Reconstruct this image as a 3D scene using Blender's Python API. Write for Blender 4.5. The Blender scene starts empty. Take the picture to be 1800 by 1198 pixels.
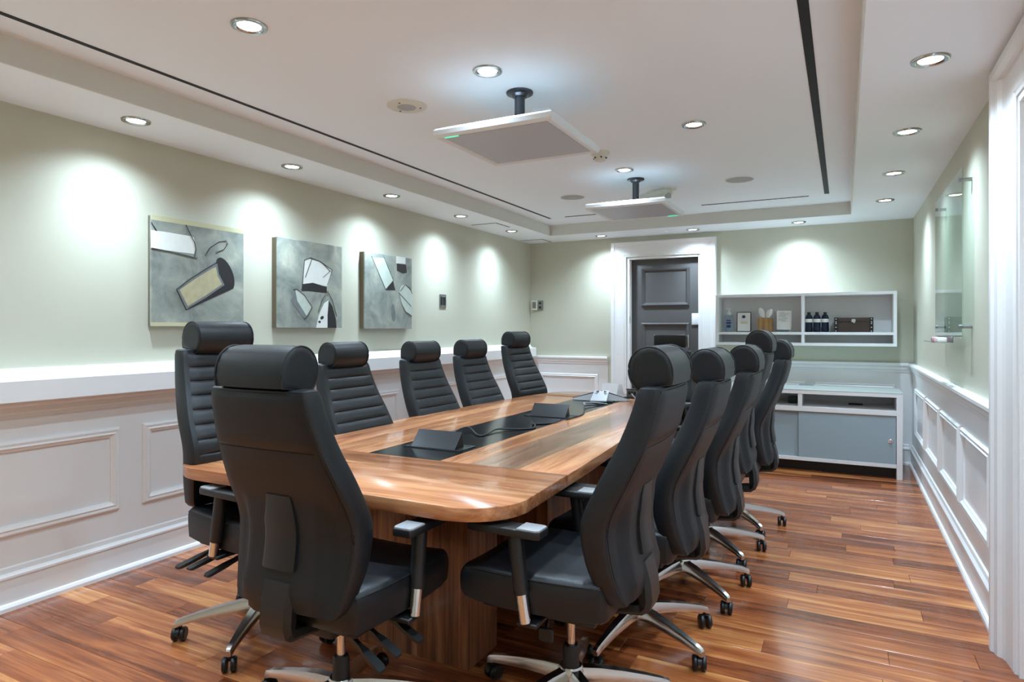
import bpy, bmesh, math, random
from mathutils import Vector, Matrix
random.seed(7)
PI = math.pi
S = bpy.context.scene
COL = S.collection

# ---------------------------------------------------------------- camera, world, exposure
cam_d = bpy.data.cameras.new('camera')
cam_d.sensor_width = 36.0
cam_d.lens = 1132 / 1800 * 36.0
cam_d.shift_y = -22 / 1800
cam_d.clip_start = 0.05
cam = bpy.data.objects.new('camera', cam_d)
COL.objects.link(cam)
cam.location = (0, 0, 1.32)
cam.rotation_euler = (PI / 2, 0, math.atan(583 / 1132))
S.camera = cam

W = bpy.data.worlds.new('world')
S.world = W
W.use_nodes = True
W.node_tree.nodes['Background'].inputs[0].default_value = (0.8, 0.85, 0.9, 1)
W.node_tree.nodes['Background'].inputs[1].default_value = 0.15
S.view_settings.view_transform = 'Standard'
S.view_settings.look = 'None'
S.view_settings.exposure = -0.26
S.view_settings.gamma = 1.0
S.view_settings.use_curve_mapping = False
S.cycles.max_bounces = 10
S.cycles.diffuse_bounces = 6
S.cycles.glossy_bounces = 5
S.cycles.transparent_max_bounces = 12
S.cycles.sample_clamp_indirect = 6.0

BEAM_W, SPILL_W = 44.0, 74.0        # every recessed downlight: reflector beam and wide spill, in watts
LAMP_COL = (0.655, 0.85, 1.02)

# room, in metres
XL, XR, YB, YF = -3.50, 0.60, 7.30, -0.80
ZS, ZT = 2.383, 2.50              # soffit and raised tray
TX0, TX1, TY0, TY1 = -3.00, 0.065, -0.3, 6.78


# ---------------------------------------------------------------- materials
def srgb(r, g, b):
    f = lambda c: c / 12.92 if c <= 0.04045 else ((c + 0.055) / 1.055) ** 2.4
    return (f(r / 255), f(g / 255), f(b / 255), 1)


def mat(name, col, rough=0.5, metal=0.0, bump=0.0, bscale=200.0, vary=0.0, vscale=3.0, coat=0.0,
        emit=None, estr=0.0, spec=0.5, alpha=1.0, trans=0.0, stretch=None):
    m = bpy.data.materials.new(name)
    m.use_nodes = True
    nt = m.node_tree
    b = nt.nodes['Principled BSDF']
    b.inputs['Base Color'].default_value = col
    b.inputs['Roughness'].default_value = rough
    b.inputs['Metallic'].default_value = metal
    b.inputs['Specular IOR Level'].default_value = spec
    b.inputs['Coat Weight'].default_value = coat
    b.inputs['Coat Roughness'].default_value = 0.08
    b.inputs['Transmission Weight'].default_value = trans
    if emit:
        b.inputs['Emission Color'].default_value = emit
        b.inputs['Emission Strength'].default_value = estr
    tc = nt.nodes.new('ShaderNodeTexCoord')
    vec = tc.outputs['Object']
    if stretch:
        mp = nt.nodes.new('ShaderNodeMapping')
        mp.inputs['Scale'].default_value = stretch
        nt.links.new(vec, mp.inputs[0])
        vec = mp.outputs[0]
    if vary > 0:
        n = nt.nodes.new('ShaderNodeTexNoise')
        n.inputs['Scale'].default_value = vscale
        n.inputs['Detail'].default_value = 4
        nt.links.new(vec, n.inputs['Vector'])
        mx = nt.nodes.new('ShaderNodeMix')
        mx.data_type = 'RGBA'
        mx.inputs[6].default_value = tuple(c * (1 - vary) for c in col[:3]) + (1,)
        mx.inputs[7].default_value = tuple(min(1, c * (1 + vary)) for c in col[:3]) + (1,)
        nt.links.new(n.outputs['Fac'], mx.inputs[0])
        nt.links.new(mx.outputs[2], b.inputs['Base Color'])
    if bump > 0:
        n = nt.nodes.new('ShaderNodeTexNoise')
        n.inputs['Scale'].default_value = bscale
        n.inputs['Detail'].default_value = 3
        nt.links.new(vec, n.inputs['Vector'])
        bp = nt.nodes.new('ShaderNodeBump')
        bp.inputs['Strength'].default_value = bump
        bp.inputs['Distance'].default_value = 0.002
        nt.links.new(n.outputs['Fac'], bp.inputs['Height'])
        nt.links.new(bp.outputs[0], b.inputs['Normal'])
    return m


def wood(name, ramp, axis='X', rough=0.2, grain=1.0, coat=0.3, tone=0.25, band=14.0):
    """long-grained wood; each piece takes its own tone and its own stretch of grain"""
    m = bpy.data.materials.new(name)
    m.use_nodes = True
    nt = m.node_tree
    N, L = nt.nodes, nt.links
    b = N['Principled BSDF']
    tc = N.new('ShaderNodeTexCoord')
    oi = N.new('ShaderNodeObjectInfo')
    off = N.new('ShaderNodeVectorMath'); off.operation = 'SCALE'
    off.inputs[0].default_value = (37.0, 91.0, 53.0)
    L.new(oi.outputs['Random'], off.inputs['Scale'])
    add = N.new('ShaderNodeVectorMath'); add.operation = 'ADD'
    L.new(tc.outputs['Object'], add.inputs[0]); L.new(off.outputs[0], add.inputs[1])
    mp = N.new('ShaderNodeMapping')
    sc = {'X': (0.9, band, band), 'Y': (band, 0.9, band), 'Z': (band, band, 0.9)}[axis]
    mp.inputs['Scale'].default_value = sc
    L.new(add.outputs[0], mp.inputs[0])
    n1 = N.new('ShaderNodeTexNoise')
    n1.inputs['Scale'].default_value = 1.3; n1.inputs['Detail'].default_value = 5; n1.inputs['Roughness'].default_value = 0.6
    n1.inputs['Distortion'].default_value = 0.7
    L.new(mp.outputs[0], n1.inputs['Vector'])
    mp2 = N.new('ShaderNodeMapping')
    k = 5.0
    mp2.inputs['Scale'].default_value = tuple(s * (k if s > 1 else 2.0) for s in sc)
    L.new(add.outputs[0], mp2.inputs[0])
    n2 = N.new('ShaderNodeTexNoise')
    n2.inputs['Scale'].default_value = 1.5; n2.inputs['Detail'].default_value = 3
    L.new(mp2.outputs[0], n2.inputs['Vector'])
    mixf = N.new('ShaderNodeMath'); mixf.operation = 'MULTIPLY_ADD'
    L.new(n2.outputs['Fac'], mixf.inputs[0]); mixf.inputs[1].default_value = 0.35 * grain
    L.new(n1.outputs['Fac'], mixf.inputs[2])
    rnd = N.new('ShaderNodeMath'); rnd.operation = 'MULTIPLY_ADD'
    L.new(oi.outputs['Random'], rnd.inputs[0]); rnd.inputs[1].default_value = tone
    rnd.inputs[2].default_value = -0.175 * grain - tone / 2
    sm = N.new('ShaderNodeMath'); sm.operation = 'ADD'
    L.new(mixf.outputs[0], sm.inputs[0]); L.new(rnd.outputs[0], sm.inputs[1])
    cr = N.new('ShaderNodeValToRGB')
    els = cr.color_ramp.elements
    els[0].position = ramp[0][0]; els[0].color = ramp[0][1]
    els[1].position = ramp[-1][0]; els[1].color = ramp[-1][1]
    for p, c in ramp[1:-1]:
        e = els.new(p); e.color = c
    L.new(sm.outputs[0], cr.inputs[0])
    L.new(cr.outputs[0], b.inputs['Base Color'])
    b.inputs['Roughness'].default_value = rough
    b.inputs['Coat Weight'].default_value = coat
    b.inputs['Coat Roughness'].default_value = 0.06
    bp = N.new('ShaderNodeBump'); bp.inputs['Strength'].default_value = 0.06; bp.inputs['Distance'].default_value = 0.001
    L.new(n2.outputs['Fac'], bp.inputs['Height']); L.new(bp.outputs[0], b.inputs['Normal'])
    return m


def glass(name, tint, gloss_rough=0.02, ior=1.5, frost=0.0, body=None):
    """pane: tinted see-through body under a Fresnel reflection; frost adds a diffuse translucent share"""
    m = bpy.data.materials.new(name)
    m.use_nodes = True
    nt = m.node_tree
    N, L = nt.nodes, nt.links
    N.remove(N['Principled BSDF'])
    out = N['Material Output']
    tr = N.new('ShaderNodeBsdfTransparent'); tr.inputs[0].default_value = tint
    cur = tr.outputs[0]
    if frost > 0:
        df = N.new('ShaderNodeBsdfDiffuse'); df.inputs[0].default_value = body
        mx0 = N.new('ShaderNodeMixShader'); mx0.inputs[0].default_value = frost
        L.new(cur, mx0.inputs[1]); L.new(df.outputs[0], mx0.inputs[2])
        cur = mx0.outputs[0]
    gl = N.new('ShaderNodeBsdfGlossy'); gl.inputs['Roughness'].default_value = gloss_rough
    fr = N.new('ShaderNodeFresnel'); fr.inputs[0].default_value = ior
    ge = N.new('ShaderNodeNewGeometry')
    ms = N.new('ShaderNodeMath'); ms.operation = 'MULTIPLY_ADD'; ms.inputs[1].default_value = -1.0; ms.inputs[2].default_value = 1.0
    L.new(ge.outputs['Backfacing'], ms.inputs[0])
    mu = N.new('ShaderNodeMath'); mu.operation = 'MULTIPLY'
    L.new(fr.outputs[0], mu.inputs[0]); L.new(ms.outputs[0], mu.inputs[1])
    mx = N.new('ShaderNodeMixShader')
    L.new(mu.outputs[0], mx.inputs[0]); L.new(cur, mx.inputs[1]); L.new(gl.outputs[0], mx.inputs[2])
    L.new(mx.outputs[0], out.inputs[0])
    return m


M = {}
M['wall'] = mat('sage_wall_paint', srgb(196, 195, 177), 0.62, bump=0.12, bscale=260)
M['white'] = mat('white_trim_paint', srgb(240, 240, 240), 0.32, bump=0.04, bscale=60)
M['ceil'] = mat('ceiling_paint', srgb(243, 249, 254), 0.75, bump=0.08, bscale=300)
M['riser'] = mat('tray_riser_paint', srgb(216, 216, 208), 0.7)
M['lam'] = mat('white_laminate', srgb(234, 235, 236), 0.28)
M['slot'] = mat('vent_slot_black', srgb(14, 14, 15), 0.7)
M['floor'] = wood('cherry_plank', [(0.22, srgb(84, 40, 22)), (0.44, srgb(136, 72, 38)), (0.58, srgb(164, 94, 52)), (0.80, srgb(206, 142, 84))],
                  'X', 0.24, 0.9, 0.30, 0.36, 12.0)
M['gap'] = mat('floor_gap_dark', srgb(52, 30, 20), 0.8)
WAL = [(0.24, srgb(104, 58, 34)), (0.45, srgb(166, 104, 66)), (0.58, srgb(190, 128, 86)), (0.80, srgb(220, 166, 120))]
WDK = [(0.22, srgb(74, 46, 32)), (0.45, srgb(120, 80, 58)), (0.58, srgb(142, 100, 74)), (0.80, srgb(172, 130, 98))]
M['walx'] = wood('walnut_cross_grain', WAL, 'X', 0.20, 1.0, 0.25, 0.10, 9.0)
M['waly'] = wood('walnut_long_grain', WAL, 'Y', 0.20, 1.0, 0.25, 0.12, 9.0)
M['wald'] = wood('walnut_dark_panel', WDK, 'Y', 0.20, 1.0, 0.25, 0.06, 9.0)
M['walz'] = wood('walnut_upright_grain', [(0.27, srgb(72, 42, 28)), (0.45, srgb(124, 78, 52)), (0.58, srgb(152, 100, 68)), (0.76, srgb(182, 130, 92))],
                 'Z', 0.28, 1.2, 0.15, 0.12, 16.0)
M['leather'] = mat('black_leather', srgb(19, 22, 26), 0.42, bump=0.25, bscale=420, spec=0.48)
M['leather2'] = mat('black_back_leather', srgb(19, 22, 26), 0.50, bump=0.22, bscale=380, spec=0.42)
M['plastic'] = mat('black_plastic', srgb(26, 27, 28), 0.42, bump=0.05, bscale=500)
M['stitch'] = mat('black_piping', srgb(20, 20, 21), 0.5)
M['padg'] = mat('grey_arm_tip_sheen', srgb(150, 152, 155), 0.26)  # pad end's grey lightened to stand in for reflected light
M['alu'] = mat('polished_aluminium', srgb(214, 212, 210), 0.20, 1.0, bump=0.02, bscale=90)
M['chrome'] = mat('chrome', srgb(225, 226, 228), 0.06, 1.0)
M['wheel'] = mat('caster_rubber', srgb(17, 17, 18), 0.38)
M['strip'] = mat('black_gloss_laminate', srgb(16, 17, 19), 0.16, spec=0.35)
M['matt'] = mat('matt_black_metal', srgb(30, 31, 33), 0.34, 0.3)
M['darkdoor'] = mat('charcoal_door_paint', srgb(84, 82, 82), 0.42, bump=0.04, bscale=80)
M['steel'] = mat('brushed_steel', srgb(150, 150, 148), 0.34, 1.0, bump=0.08, bscale=40, stretch=(60, 1, 1))
M['gun'] = mat('gunmetal_pole', srgb(66, 68, 72), 0.32, 0.85, bump=0.1, bscale=120)
M['grille'] = mat('grey_perforated_grille', srgb(150, 150, 152), 0.5)
M['beige'] = mat('aged_beige_plastic', srgb(222, 219, 204), 0.5)
M['offw'] = mat('offwhite_plastic', srgb(232, 237, 240), 0.5)
M['cgrey'] = mat('speaker_mesh_grey', srgb(176, 176, 174), 0.7, bump=0.4, bscale=600)
M['led'] = mat('green_status_led', srgb(40, 220, 150), 0.4, emit=srgb(60, 235, 175), estr=1.6)
M['lens'] = mat('lamp_lens', (1, 1, 1, 1), 0.4, emit=(1.0, 0.97, 0.92, 1), estr=14.0)
M['ring'] = mat('nickel_lamp_ring', srgb(190, 188, 184), 0.16, 1.0)
M['frost'] = glass('frosted_green_glass', (0.55, 0.66, 0.66, 1), 0.22, 1.45, 0.62, srgb(188, 208, 218))
M['topglass'] = mat('pale_green_glass_top', srgb(206, 224, 220), 0.07, coat=0.6)
M['board'] = glass('clear_board_glass', (0.90, 0.96, 0.94, 1), 0.0, 1.55)
M['edge'] = mat('glass_edge_green', srgb(170, 205, 192), 0.1)
M['pad_white'] = mat('eraser_white', srgb(238, 238, 238), 0.6)
M['pad_pink'] = mat('eraser_pink', srgb(226, 168, 176), 0.6)
M['ink'] = mat('black_ink', srgb(28, 28, 30), 0.7)
M['paper'] = mat('white_paper', srgb(240, 240, 236), 0.8)
M['paperc'] = mat('cream_paper', srgb(226, 226, 214), 0.75)
M['yellow'] = mat('mustard_print', srgb(196, 176, 70), 0.7)
M['greyprint'] = mat('grey_print', srgb(150, 152, 156), 0.8)
M['bamboo'] = wood('bamboo_box', [(0.3, srgb(120, 88, 52)), (0.5, srgb(158, 120, 76)), (0.7, srgb(184, 148, 100))], 'Z', 0.5, 1.0, 0.0, 0.05, 40)
M['darkchest'] = mat('dark_leatherette', srgb(60, 48, 42), 0.5, bump=0.5, bscale=120, vary=0.25, vscale=20)
M['chestblk'] = mat('chest_black_corner', srgb(26, 23, 22), 0.45)
M['bluebot'] = glass('navy_water_bottle', (0.10, 0.15, 0.24, 1), 0.05, 1.45, 0.55, srgb(38, 52, 76))
M['clearbot'] = glass('clear_gel_bottle', (0.80, 0.87, 0.93, 1), 0.03, 1.45, 0.18, srgb(190, 206, 222))
M['bluelab'] = mat('navy_print', srgb(46, 62, 104), 0.6)
M['greenbox'] = mat('dark_green_plastic', srgb(28, 52, 46), 0.4)
M['silver'] = mat('silver_plastic', srgb(176, 178, 182), 0.34, 0.4)
M['cable'] = mat('black_cable', srgb(16, 16, 17), 0.45)
M['cabletie'] = mat('grey_cable_sleeve', srgb(160, 162, 164), 0.4)
# canvas paint
M['canvas'] = None


def canvas_mat(name, seed):
    m = bpy.data.materials.new(name)
    m.use_nodes = True
    nt = m.node_tree
    N, L = nt.nodes, nt.links
    b = N['Principled BSDF']
    b.inputs['Roughness'].default_value = 0.45
    tc = N.new('ShaderNodeTexCoord')
    mp = N.new('ShaderNodeMapping'); mp.inputs['Location'].default_value = (seed, seed * 2.3, seed * 0.7)
    L.new(tc.outputs['Object'], mp.inputs[0])
    n = N.new('ShaderNodeTexNoise'); n.inputs['Scale'].default_value = 5.5; n.inputs['Detail'].default_value = 7
    n.inputs['Roughness'].default_value = 0.62; n.inputs['Distortion'].default_value = 0.5
    L.new(mp.outputs[0], n.inputs['Vector'])
    cr = N.new('ShaderNodeValToRGB')
    e = cr.color_ramp.elements
    e[0].position = 0.28; e[0].color = srgb(104, 108, 102)
    e[1].position = 0.74; e[1].color = srgb(190, 190, 174)
    q = e.new(0.46); q.color = srgb(138, 144, 136)
    q = e.new(0.60); q.color = srgb(158, 162, 150)
    L.new(n.outputs['Fac'], cr.inputs[0]); L.new(cr.outputs[0], b.inputs['Base Color'])
    bp = N.new('ShaderNodeBump'); bp.inputs['Strength'].default_value = 0.2; bp.inputs['Distance'].default_value = 0.002
    L.new(n.outputs['Fac'], bp.inputs['Height']); L.new(bp.outputs[0], b.inputs['Normal'])
    return m


M['pwhite'] = mat('canvas_white_paint', srgb(226, 228, 222), 0.6, vary=0.10, vscale=18)
M['pblack'] = mat('canvas_black_paint', srgb(36, 34, 36), 0.5, vary=0.3, vscale=30)
M['pochre'] = mat('canvas_ochre_paint', srgb(176, 168, 134), 0.6, vary=0.22, vscale=26)
M['ppale'] = mat('canvas_pale_green_paint', srgb(186, 196, 184), 0.6, vary=0.14, vscale=20)
M['pgrey'] = mat('canvas_dark_grey_paint', srgb(112, 116, 116), 0.6, vary=0.2, vscale=20)
M['stretch'] = mat('brown_stretcher_side', srgb(104, 92, 72), 0.7)  # canvas sides, browner and darker than the face
M['pedge'] = mat('canvas_yellow_edge', srgb(190, 186, 150), 0.6, vary=0.1)


# ---------------------------------------------------------------- mesh helpers
def finish(name, bm, m, parent=None, smooth=False, loc=None):
    me = bpy.data.meshes.new(name)
    bmesh.ops.recalc_face_normals(bm, faces=bm.faces)
    bm.to_mesh(me); bm.free()
    if m is not None:
        me.materials.append(m)
    if smooth:
        for p in me.polygons: p.use_smooth = True
        try: me.set_sharp_from_angle(angle=math.radians(38))
        except Exception: pass
    o = bpy.data.objects.new(name, me)
    COL.objects.link(o)
    if parent is not None: o.parent = parent
    if loc: o.location = loc
    return o


def box(bm, c, s, bev=0.0, seg=2, rot=None):
    r = bmesh.ops.create_cube(bm, size=1.0)
    vs = r['verts']
    for v in vs:
        v.co = Vector((v.co.x * s[0], v.co.y * s[1], v.co.z * s[2]))
    if bev > 0:
        es = list({e for v in vs for e in v.link_edges})
        g = bmesh.ops.bevel(bm, geom=es, offset=bev, segments=seg, affect='EDGES', profile=0.5)
        vs = list({v for f in g['faces'] for v in f.verts} | {v for v in vs if v.is_valid})
    for v in vs:
        p = v.co
        if rot is not None: p = rot @ p
        v.co = p + Vector(c)
    return vs


def bx(name, x0, x1, y0, y1, z0, z1, m, parent=None, bev=0.0, seg=2):
    """one box mesh with its own origin in its middle"""
    bm = bmesh.new()
    c = Vector(((x0 + x1) / 2, (y0 + y1) / 2, (z0 + z1) / 2))
    box(bm, (0, 0, 0), (abs(x1 - x0), abs(y1 - y0), abs(z1 - z0)), bev, seg)
    return finish(name, bm, m, parent, smooth=bev > 0, loc=c)


def lathe(bm, prof, seg=24, mtx=None):
    """prof: (radius, z) bottom to top, closed on the axis when radius is 0"""
    mtx = mtx or Matrix()
    rings = []
    for r, z in prof:
        if r < 1e-6:
            rings.append([bm.verts.new(mtx @ Vector((0, 0, z)))])
        else:
            rings.append([bm.verts.new(mtx @ Vector((r * math.cos(2 * PI * i / seg), r * math.sin(2 * PI * i / seg), z))) for i in range(seg)])
    for a, b in zip(rings, rings[1:]):
        for i in range(seg):
            j = (i + 1) % seg
            if len(a) == 1 and len(b) == 1: continue
            if len(a) == 1: bm.faces.new((a[0], b[i], b[j]))
            elif len(b) == 1: bm.faces.new((a[i], a[j], b[0]))
            else: bm.faces.new((a[i], a[j], b[j], b[i]))


def loft(bm, loops, cap=True, closed=True):
    rs = [[bm.verts.new(p) for p in l] for l in loops]
    n = len(rs[0])
    for a, b in zip(rs, rs[1:]):
        for i in range(n if closed else n - 1):
            j = (i + 1) % n
            bm.faces.new((a[i], a[j], b[j], b[i]))
    if cap:
        bm.faces.new(rs[0][::-1]); bm.faces.new(rs[-1])
    return rs


def prism(bm, pts, z0, z1, bev=0.0, mtx=None):
    """polygon pts (x, y) pushed from z0 to z1"""
    mtx = mtx or Matrix()
    a = [bm.verts.new(mtx @ Vector((x, y, z0))) for x, y in pts]
    b = [bm.verts.new(mtx @ Vector((x, y, z1))) for x, y in pts]
    n = len(pts)
    fa = bm.faces.new(a[::-1]); fb = bm.faces.new(b)
    for i in range(n):
        j = (i + 1) % n
        bm.faces.new((a[i], a[j], b[j], b[i]))
    if bev > 0:
        es = [e for f in (fa, fb) for e in f.edges]
        bmesh.ops.bevel(bm, geom=es, offset=bev, segments=2, affect='EDGES', profile=0.5)


def smooth_path(pts, sub=6):
    P = [Vector(p) for p in pts]
    out = []
    for i in range(len(P) - 1):
        p0 = P[max(i - 1, 0)]; p1 = P[i]; p2 = P[i + 1]; p3 = P[min(i + 2, len(P) - 1)]
        for k in range(sub):
            t = k / sub
            out.append(0.5 * ((2 * p1) + (p2 - p0) * t + (2 * p0 - 5 * p1 + 4 * p2 - p3) * t * t + (3 * p1 - p0 - 3 * p2 + p3) * t ** 3))
    out.append(P[-1])
    return out


def tube(bm, path, rad, seg=8):
    path = [Vector(p) for p in path]
    loops = []
    up = Vector((0, 0, 1))
    for i, p in enumerate(path):
        t = (path[min(i + 1, len(path) - 1)] - path[max(i - 1, 0)]).normalized()
        a = t.cross(up)
        if a.length < 1e-3: a = t.cross(Vector((1, 0, 0)))
        a.normalize(); b = a.cross(t).normalized()
        r = rad[i] if isinstance(rad, (list, tuple)) else rad
        loops.append([p + a * r * math.cos(2 * PI * k / seg) + b * r * math.sin(2 * PI * k / seg) for k in range(seg)])
    loft(bm, loops)


def interp(xs, ys, x):
    if x <= xs[0]: return ys[0]
    for i in range(len(xs) - 1):
        if x <= xs[i + 1]:
            t = (x - xs[i]) / (xs[i + 1] - xs[i])
            m0 = (ys[i + 1] - ys[max(i - 1, 0)]) / (xs[i + 1] - xs[max(i - 1, 0)])
            k = min(i + 2, len(xs) - 1)
            m1 = (ys[k] - ys[i]) / (xs[k] - xs[i])
            h = xs[i + 1] - xs[i]
            return ((2 * t ** 3 - 3 * t * t + 1) * ys[i] + (t ** 3 - 2 * t * t + t) * h * m0 +
                    (-2 * t ** 3 + 3 * t * t) * ys[i + 1] + (t ** 3 - t * t) * h * m1)
    return ys[-1]


def sst(a, b, x):
    t = max(0, min(1, (x - a) / (b - a)))
    return t * t * (3 - 2 * t)


def tag(o, label, cat, group=None):
    o['label'] = label; o['category'] = cat
    if group: o['group'] = group
    return o


def struct(o, label=None):
    o['kind'] = 'structure'
    if label: o['label'] = label
    return o


def empty(name, loc, rz=0.0):
    o = bpy.data.objects.new(name, None)
    COL.objects.link(o)
    o.empty_display_size = 0.1
    o.location = loc; o.rotation_euler = (0, 0, rz)
    return o


def under(o, p):
    """parent without moving"""
    o.parent = p
    o.matrix_parent_inverse = p.matrix_basis.inverted()
    return o


def copy_tree(o, parent=None):
    c = o.copy()
    COL.objects.link(c)
    c.parent = parent
    for ch in list(o.children): copy_tree(ch, c)
    return c


# ---------------------------------------------------------------- floor
floor = struct(bx('floor', XL - 0.2, XR + 0.6, YF - 0.1, YB + 0.25, -0.10, -0.016, M['gap']), 'glossy red-brown hardwood strip floor')
PW = 0.125
PY0 = 1.30


def plank_mesh(L):
    bm = bmesh.new()
    box(bm, (0, 0, 0), (L - 0.0012, PW - 0.0012, 0.016), 0.0009, 1)
    me = bpy.data.meshes.new('plank')
    bm.to_mesh(me); bm.free()
    me.materials.append(M['floor'])
    return me


cache = {}


def plank(x0, x1, y):
    L = round(x1 - x0, 2)
    if L not in cache: cache[L] = plank_mesh(L)
    o = bpy.data.objects.new('plank', cache[L])
    COL.objects.link(o)
    o.location = ((x0 + x1) / 2, y + PW / 2, -0.008)
    o.parent = floor
    o.matrix_parent_inverse = floor.matrix_basis.inverted()
    return o


rows = int(round((YB + 0.02 - PY0) / PW))
x_end = 0.90
for r in range(rows):
    y = PY0 + r * PW
    x = XL - 0.02
    end = x_end if (1.9 < y < 3.1) else XR
    first = random.uniform(0.25, 1.0)
    cuts = [x]
    while True:
        step = first if len(cuts) == 1 else random.choice([0.55, 0.7, 0.85, 1.0, 1.15, 1.3])
        if cuts[-1] + step > end - 0.2: break
        cuts.append(round(cuts[-1] + step, 2))
    cuts.append(end)
    for a, b in zip(cuts, cuts[1:]): plank(a, b, y)
# boards behind the camera, out of every view: one joined part
bm = bmesh.new()
y = PY0 - PW
while y > YF:
    x = XL
    while x < XR:
        l = random.uniform(0.6, 1.3)
        box(bm, ((x + min(x + l, XR)) / 2, y + PW / 2, -0.008), (min(l, XR - x) - 0.0012, PW - 0.0012, 0.016))
        x += l
    y -= PW
o = finish('planks', bm, M['floor']); o['kind'] = 'stuff'
o.parent = floor; o.matrix_parent_inverse = floor.matrix_basis.inverted()


# ---------------------------------------------------------------- walls
DX0, DX1, DZ = -2.252, -1.412, 2.145       # far door opening
wall_left = struct(bx('wall_left', XL - 0.15, XL, YF - 0.15, YB + 0.15, -0.02, 2.7, M['wall']), 'pale sage painted wall with white wainscot')
bm = bmesh.new()
box(bm, ((XL + DX0) / 2, YB + 0.075, 1.34), (DX0 - XL, 0.15, 2.72))
box(bm, ((DX1 + XR + 0.4) / 2, YB + 0.075, 1.34), (XR + 0.4 - DX1, 0.15, 2.72))
box(bm, ((DX0 + DX1) / 2, YB + 0.075, (DZ + 2.7) / 2), (DX1 - DX0, 0.15, 2.7 - DZ))
wall_back = struct(finish('wall_back', bm, M['wall']), 'pale sage end wall with grey door')
RY0, RY1, RZ = 2.12, 3.06, 2.20           # right-hand doorway
bm = bmesh.new()
box(bm, (XR + 0.10, (RY1 + YB + 0.15) / 2, 1.34), (0.2, YB + 0.15 - RY1, 2.72))
box(bm, (XR + 0.10, (RY0 + YF) / 2, 1.34), (0.2, RY0 - YF, 2.72))
box(bm, (XR + 0.10, (RY0 + RY1) / 2, (RZ + 2.7) / 2), (0.2, RY1 - RY0, 2.7 - RZ))
wall_right = struct(finish('wall_right', bm, M['wall']), 'pale sage painted wall with glass board')
wall_front = struct(bx('wall_front', XL - 0.15, XR + 0.3, YF - 0.15, YF, -0.02, 2.7, M['wall']), 'pale sage wall behind the table')

# ceiling: raised tray slab, soffit ring with its risers
ceiling = struct(bx('ceiling', TX0 - 0.1, TX1 + 0.1, TY0 - 0.1, TY1 + 0.1, ZT, ZT + 0.12, M['ceil']), 'white tray ceiling with dropped soffit')
for (x0, x1, y0, y1) in ((XL - 0.1, TX0, YF - 0.1, YB + 0.1), (TX1, XR + 0.1, YF - 0.1, YB + 0.1),
                         (TX0, TX1, TY1, YB + 0.1), (TX0, TX1, YF - 0.1, TY0)):
    under(bx('soffit', x0, x1, y0, y1, ZS, ZT + 0.10, M['ceil']), ceiling)
# painted riser boards between soffit and tray
for (x0, x1, y0, y1) in ((TX0, TX0 + 0.008, TY0, TY1), (TX1 - 0.008, TX1, TY0, TY1), (TX0 + 0.008, TX1 - 0.008, TY1 - 0.008, TY1)):
    under(bx('riser_board', x0, x1, y0, y1, ZS, ZT, M['riser']), ceiling)
# linear slots let into the tray
for (x0, x1, y0, y1) in ((-2.815, -2.79, -0.2, 6.34), (-0.150, -0.112, -0.2, 6.27),
                         (-2.62, -1.62, 6.30, 6.325), (-1.21, -0.276, 6.30, 6.325)):
    under(bx('air_slot', x0, x1, y0, y1, ZT - 0.0025, ZT + 0.01, M['slot']), ceiling)
# access hatches in the soffit
for (x0, x1, y0, y1) in ((-3.40, -3.12, 5.70, 5.99), (-3.49, -3.20, 6.99, 7.26)):
    h = under(bx('access_panel', x0, x1, y0, y1, ZS - 0.004, ZS + 0.01, M['ceil']), ceiling)
    for (a0, a1, b0, b1) in ((x0, x1, y0 - 0.012, y0), (x1, x1 + 0.012, y0 - 0.012, y1)):
        q = bx('panel_gap', a0, a1, b0, b1, ZS - 0.002, ZS + 0.01, M['slot'])
        under(q, h)


# ---------------------------------------------------------------- wall mouldings
def run(name, wall, a0, a1, prof, m, parent=None, bev=0.0):
    """profile (out, z) pushed along a wall; out is the distance from the wall plane into the room"""
    bm = bmesh.new()
    def pt(a, o_, z):
        if wall == 'L': return Vector((XL + o_, a, z))
        if wall == 'R': return Vector((XR - o_, a, z))
        return Vector((a, YB - o_, z))
    loft(bm, [[pt(a0, o_, z) for o_, z in prof], [pt(a1, o_, z) for o_, z in prof]])
    o = finish(name, bm, m)
    if parent: under(o, parent)
    return o


RAIL = [(0, 0.895), (0.018, 0.895), (0.022, 0.915), (0.030, 0.922), (0.034, 0.948), (0.045, 0.955), (0.050, 0.962), (0.050, 0.978), (0.044, 0.985), (0, 0.985)]
BASE = [(0, 0), (0.042, 0), (0.042, 0.018), (0.036, 0.030), (0.026, 0.034), (0.026, 0.145), (0.032, 0.150), (0.032, 0.160), (0.022, 0.176), (0.018, 0.196), (0.010, 0.202), (0, 0.202)]
MOLD = [(0, 0), (0.010, 0), (0.020, 0.010), (0.017, 0.022), (0.022, 0.030), (0.012, 0.042), (0.009, 0.048), (0, 0.048)]


def frame_panel(wall, a0, a1, z0, z1, parent):
    """mitred picture-frame moulding; a runs along the wall"""
    def pt(a, o_, z):
        o_ += 0.010
        if wall == 'L': return Vector((XL + o_, a, z))
        if wall == 'R': return Vector((XR - o_, a, z))
        return Vector((a, YB - o_, z))
    bm = bmesh.new()
    loops = []
    for ca, cz, da, dz in ((a0, z0, 1, 1), (a1, z0, -1, 1), (a1, z1, -1, -1), (a0, z1, 1, -1), (a0, z0, 1, 1)):
        loops.append([pt(ca + da * t, o_, cz + dz * t) for o_, t in MOLD])
    loft(bm, loops, cap=False)
    bmesh.ops.remove_doubles(bm, verts=bm.verts, dist=1e-5)
    return under(finish('panel_frame', bm, M['white']), parent)


def wains(wall, a0, a1, parent, top=0.905):
    p = run('wainscot_board', wall, a0, a1, [(0, 0.0), (0.010, 0.0), (0.010, top), (0, top)], M['white'], parent)
    return p


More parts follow.
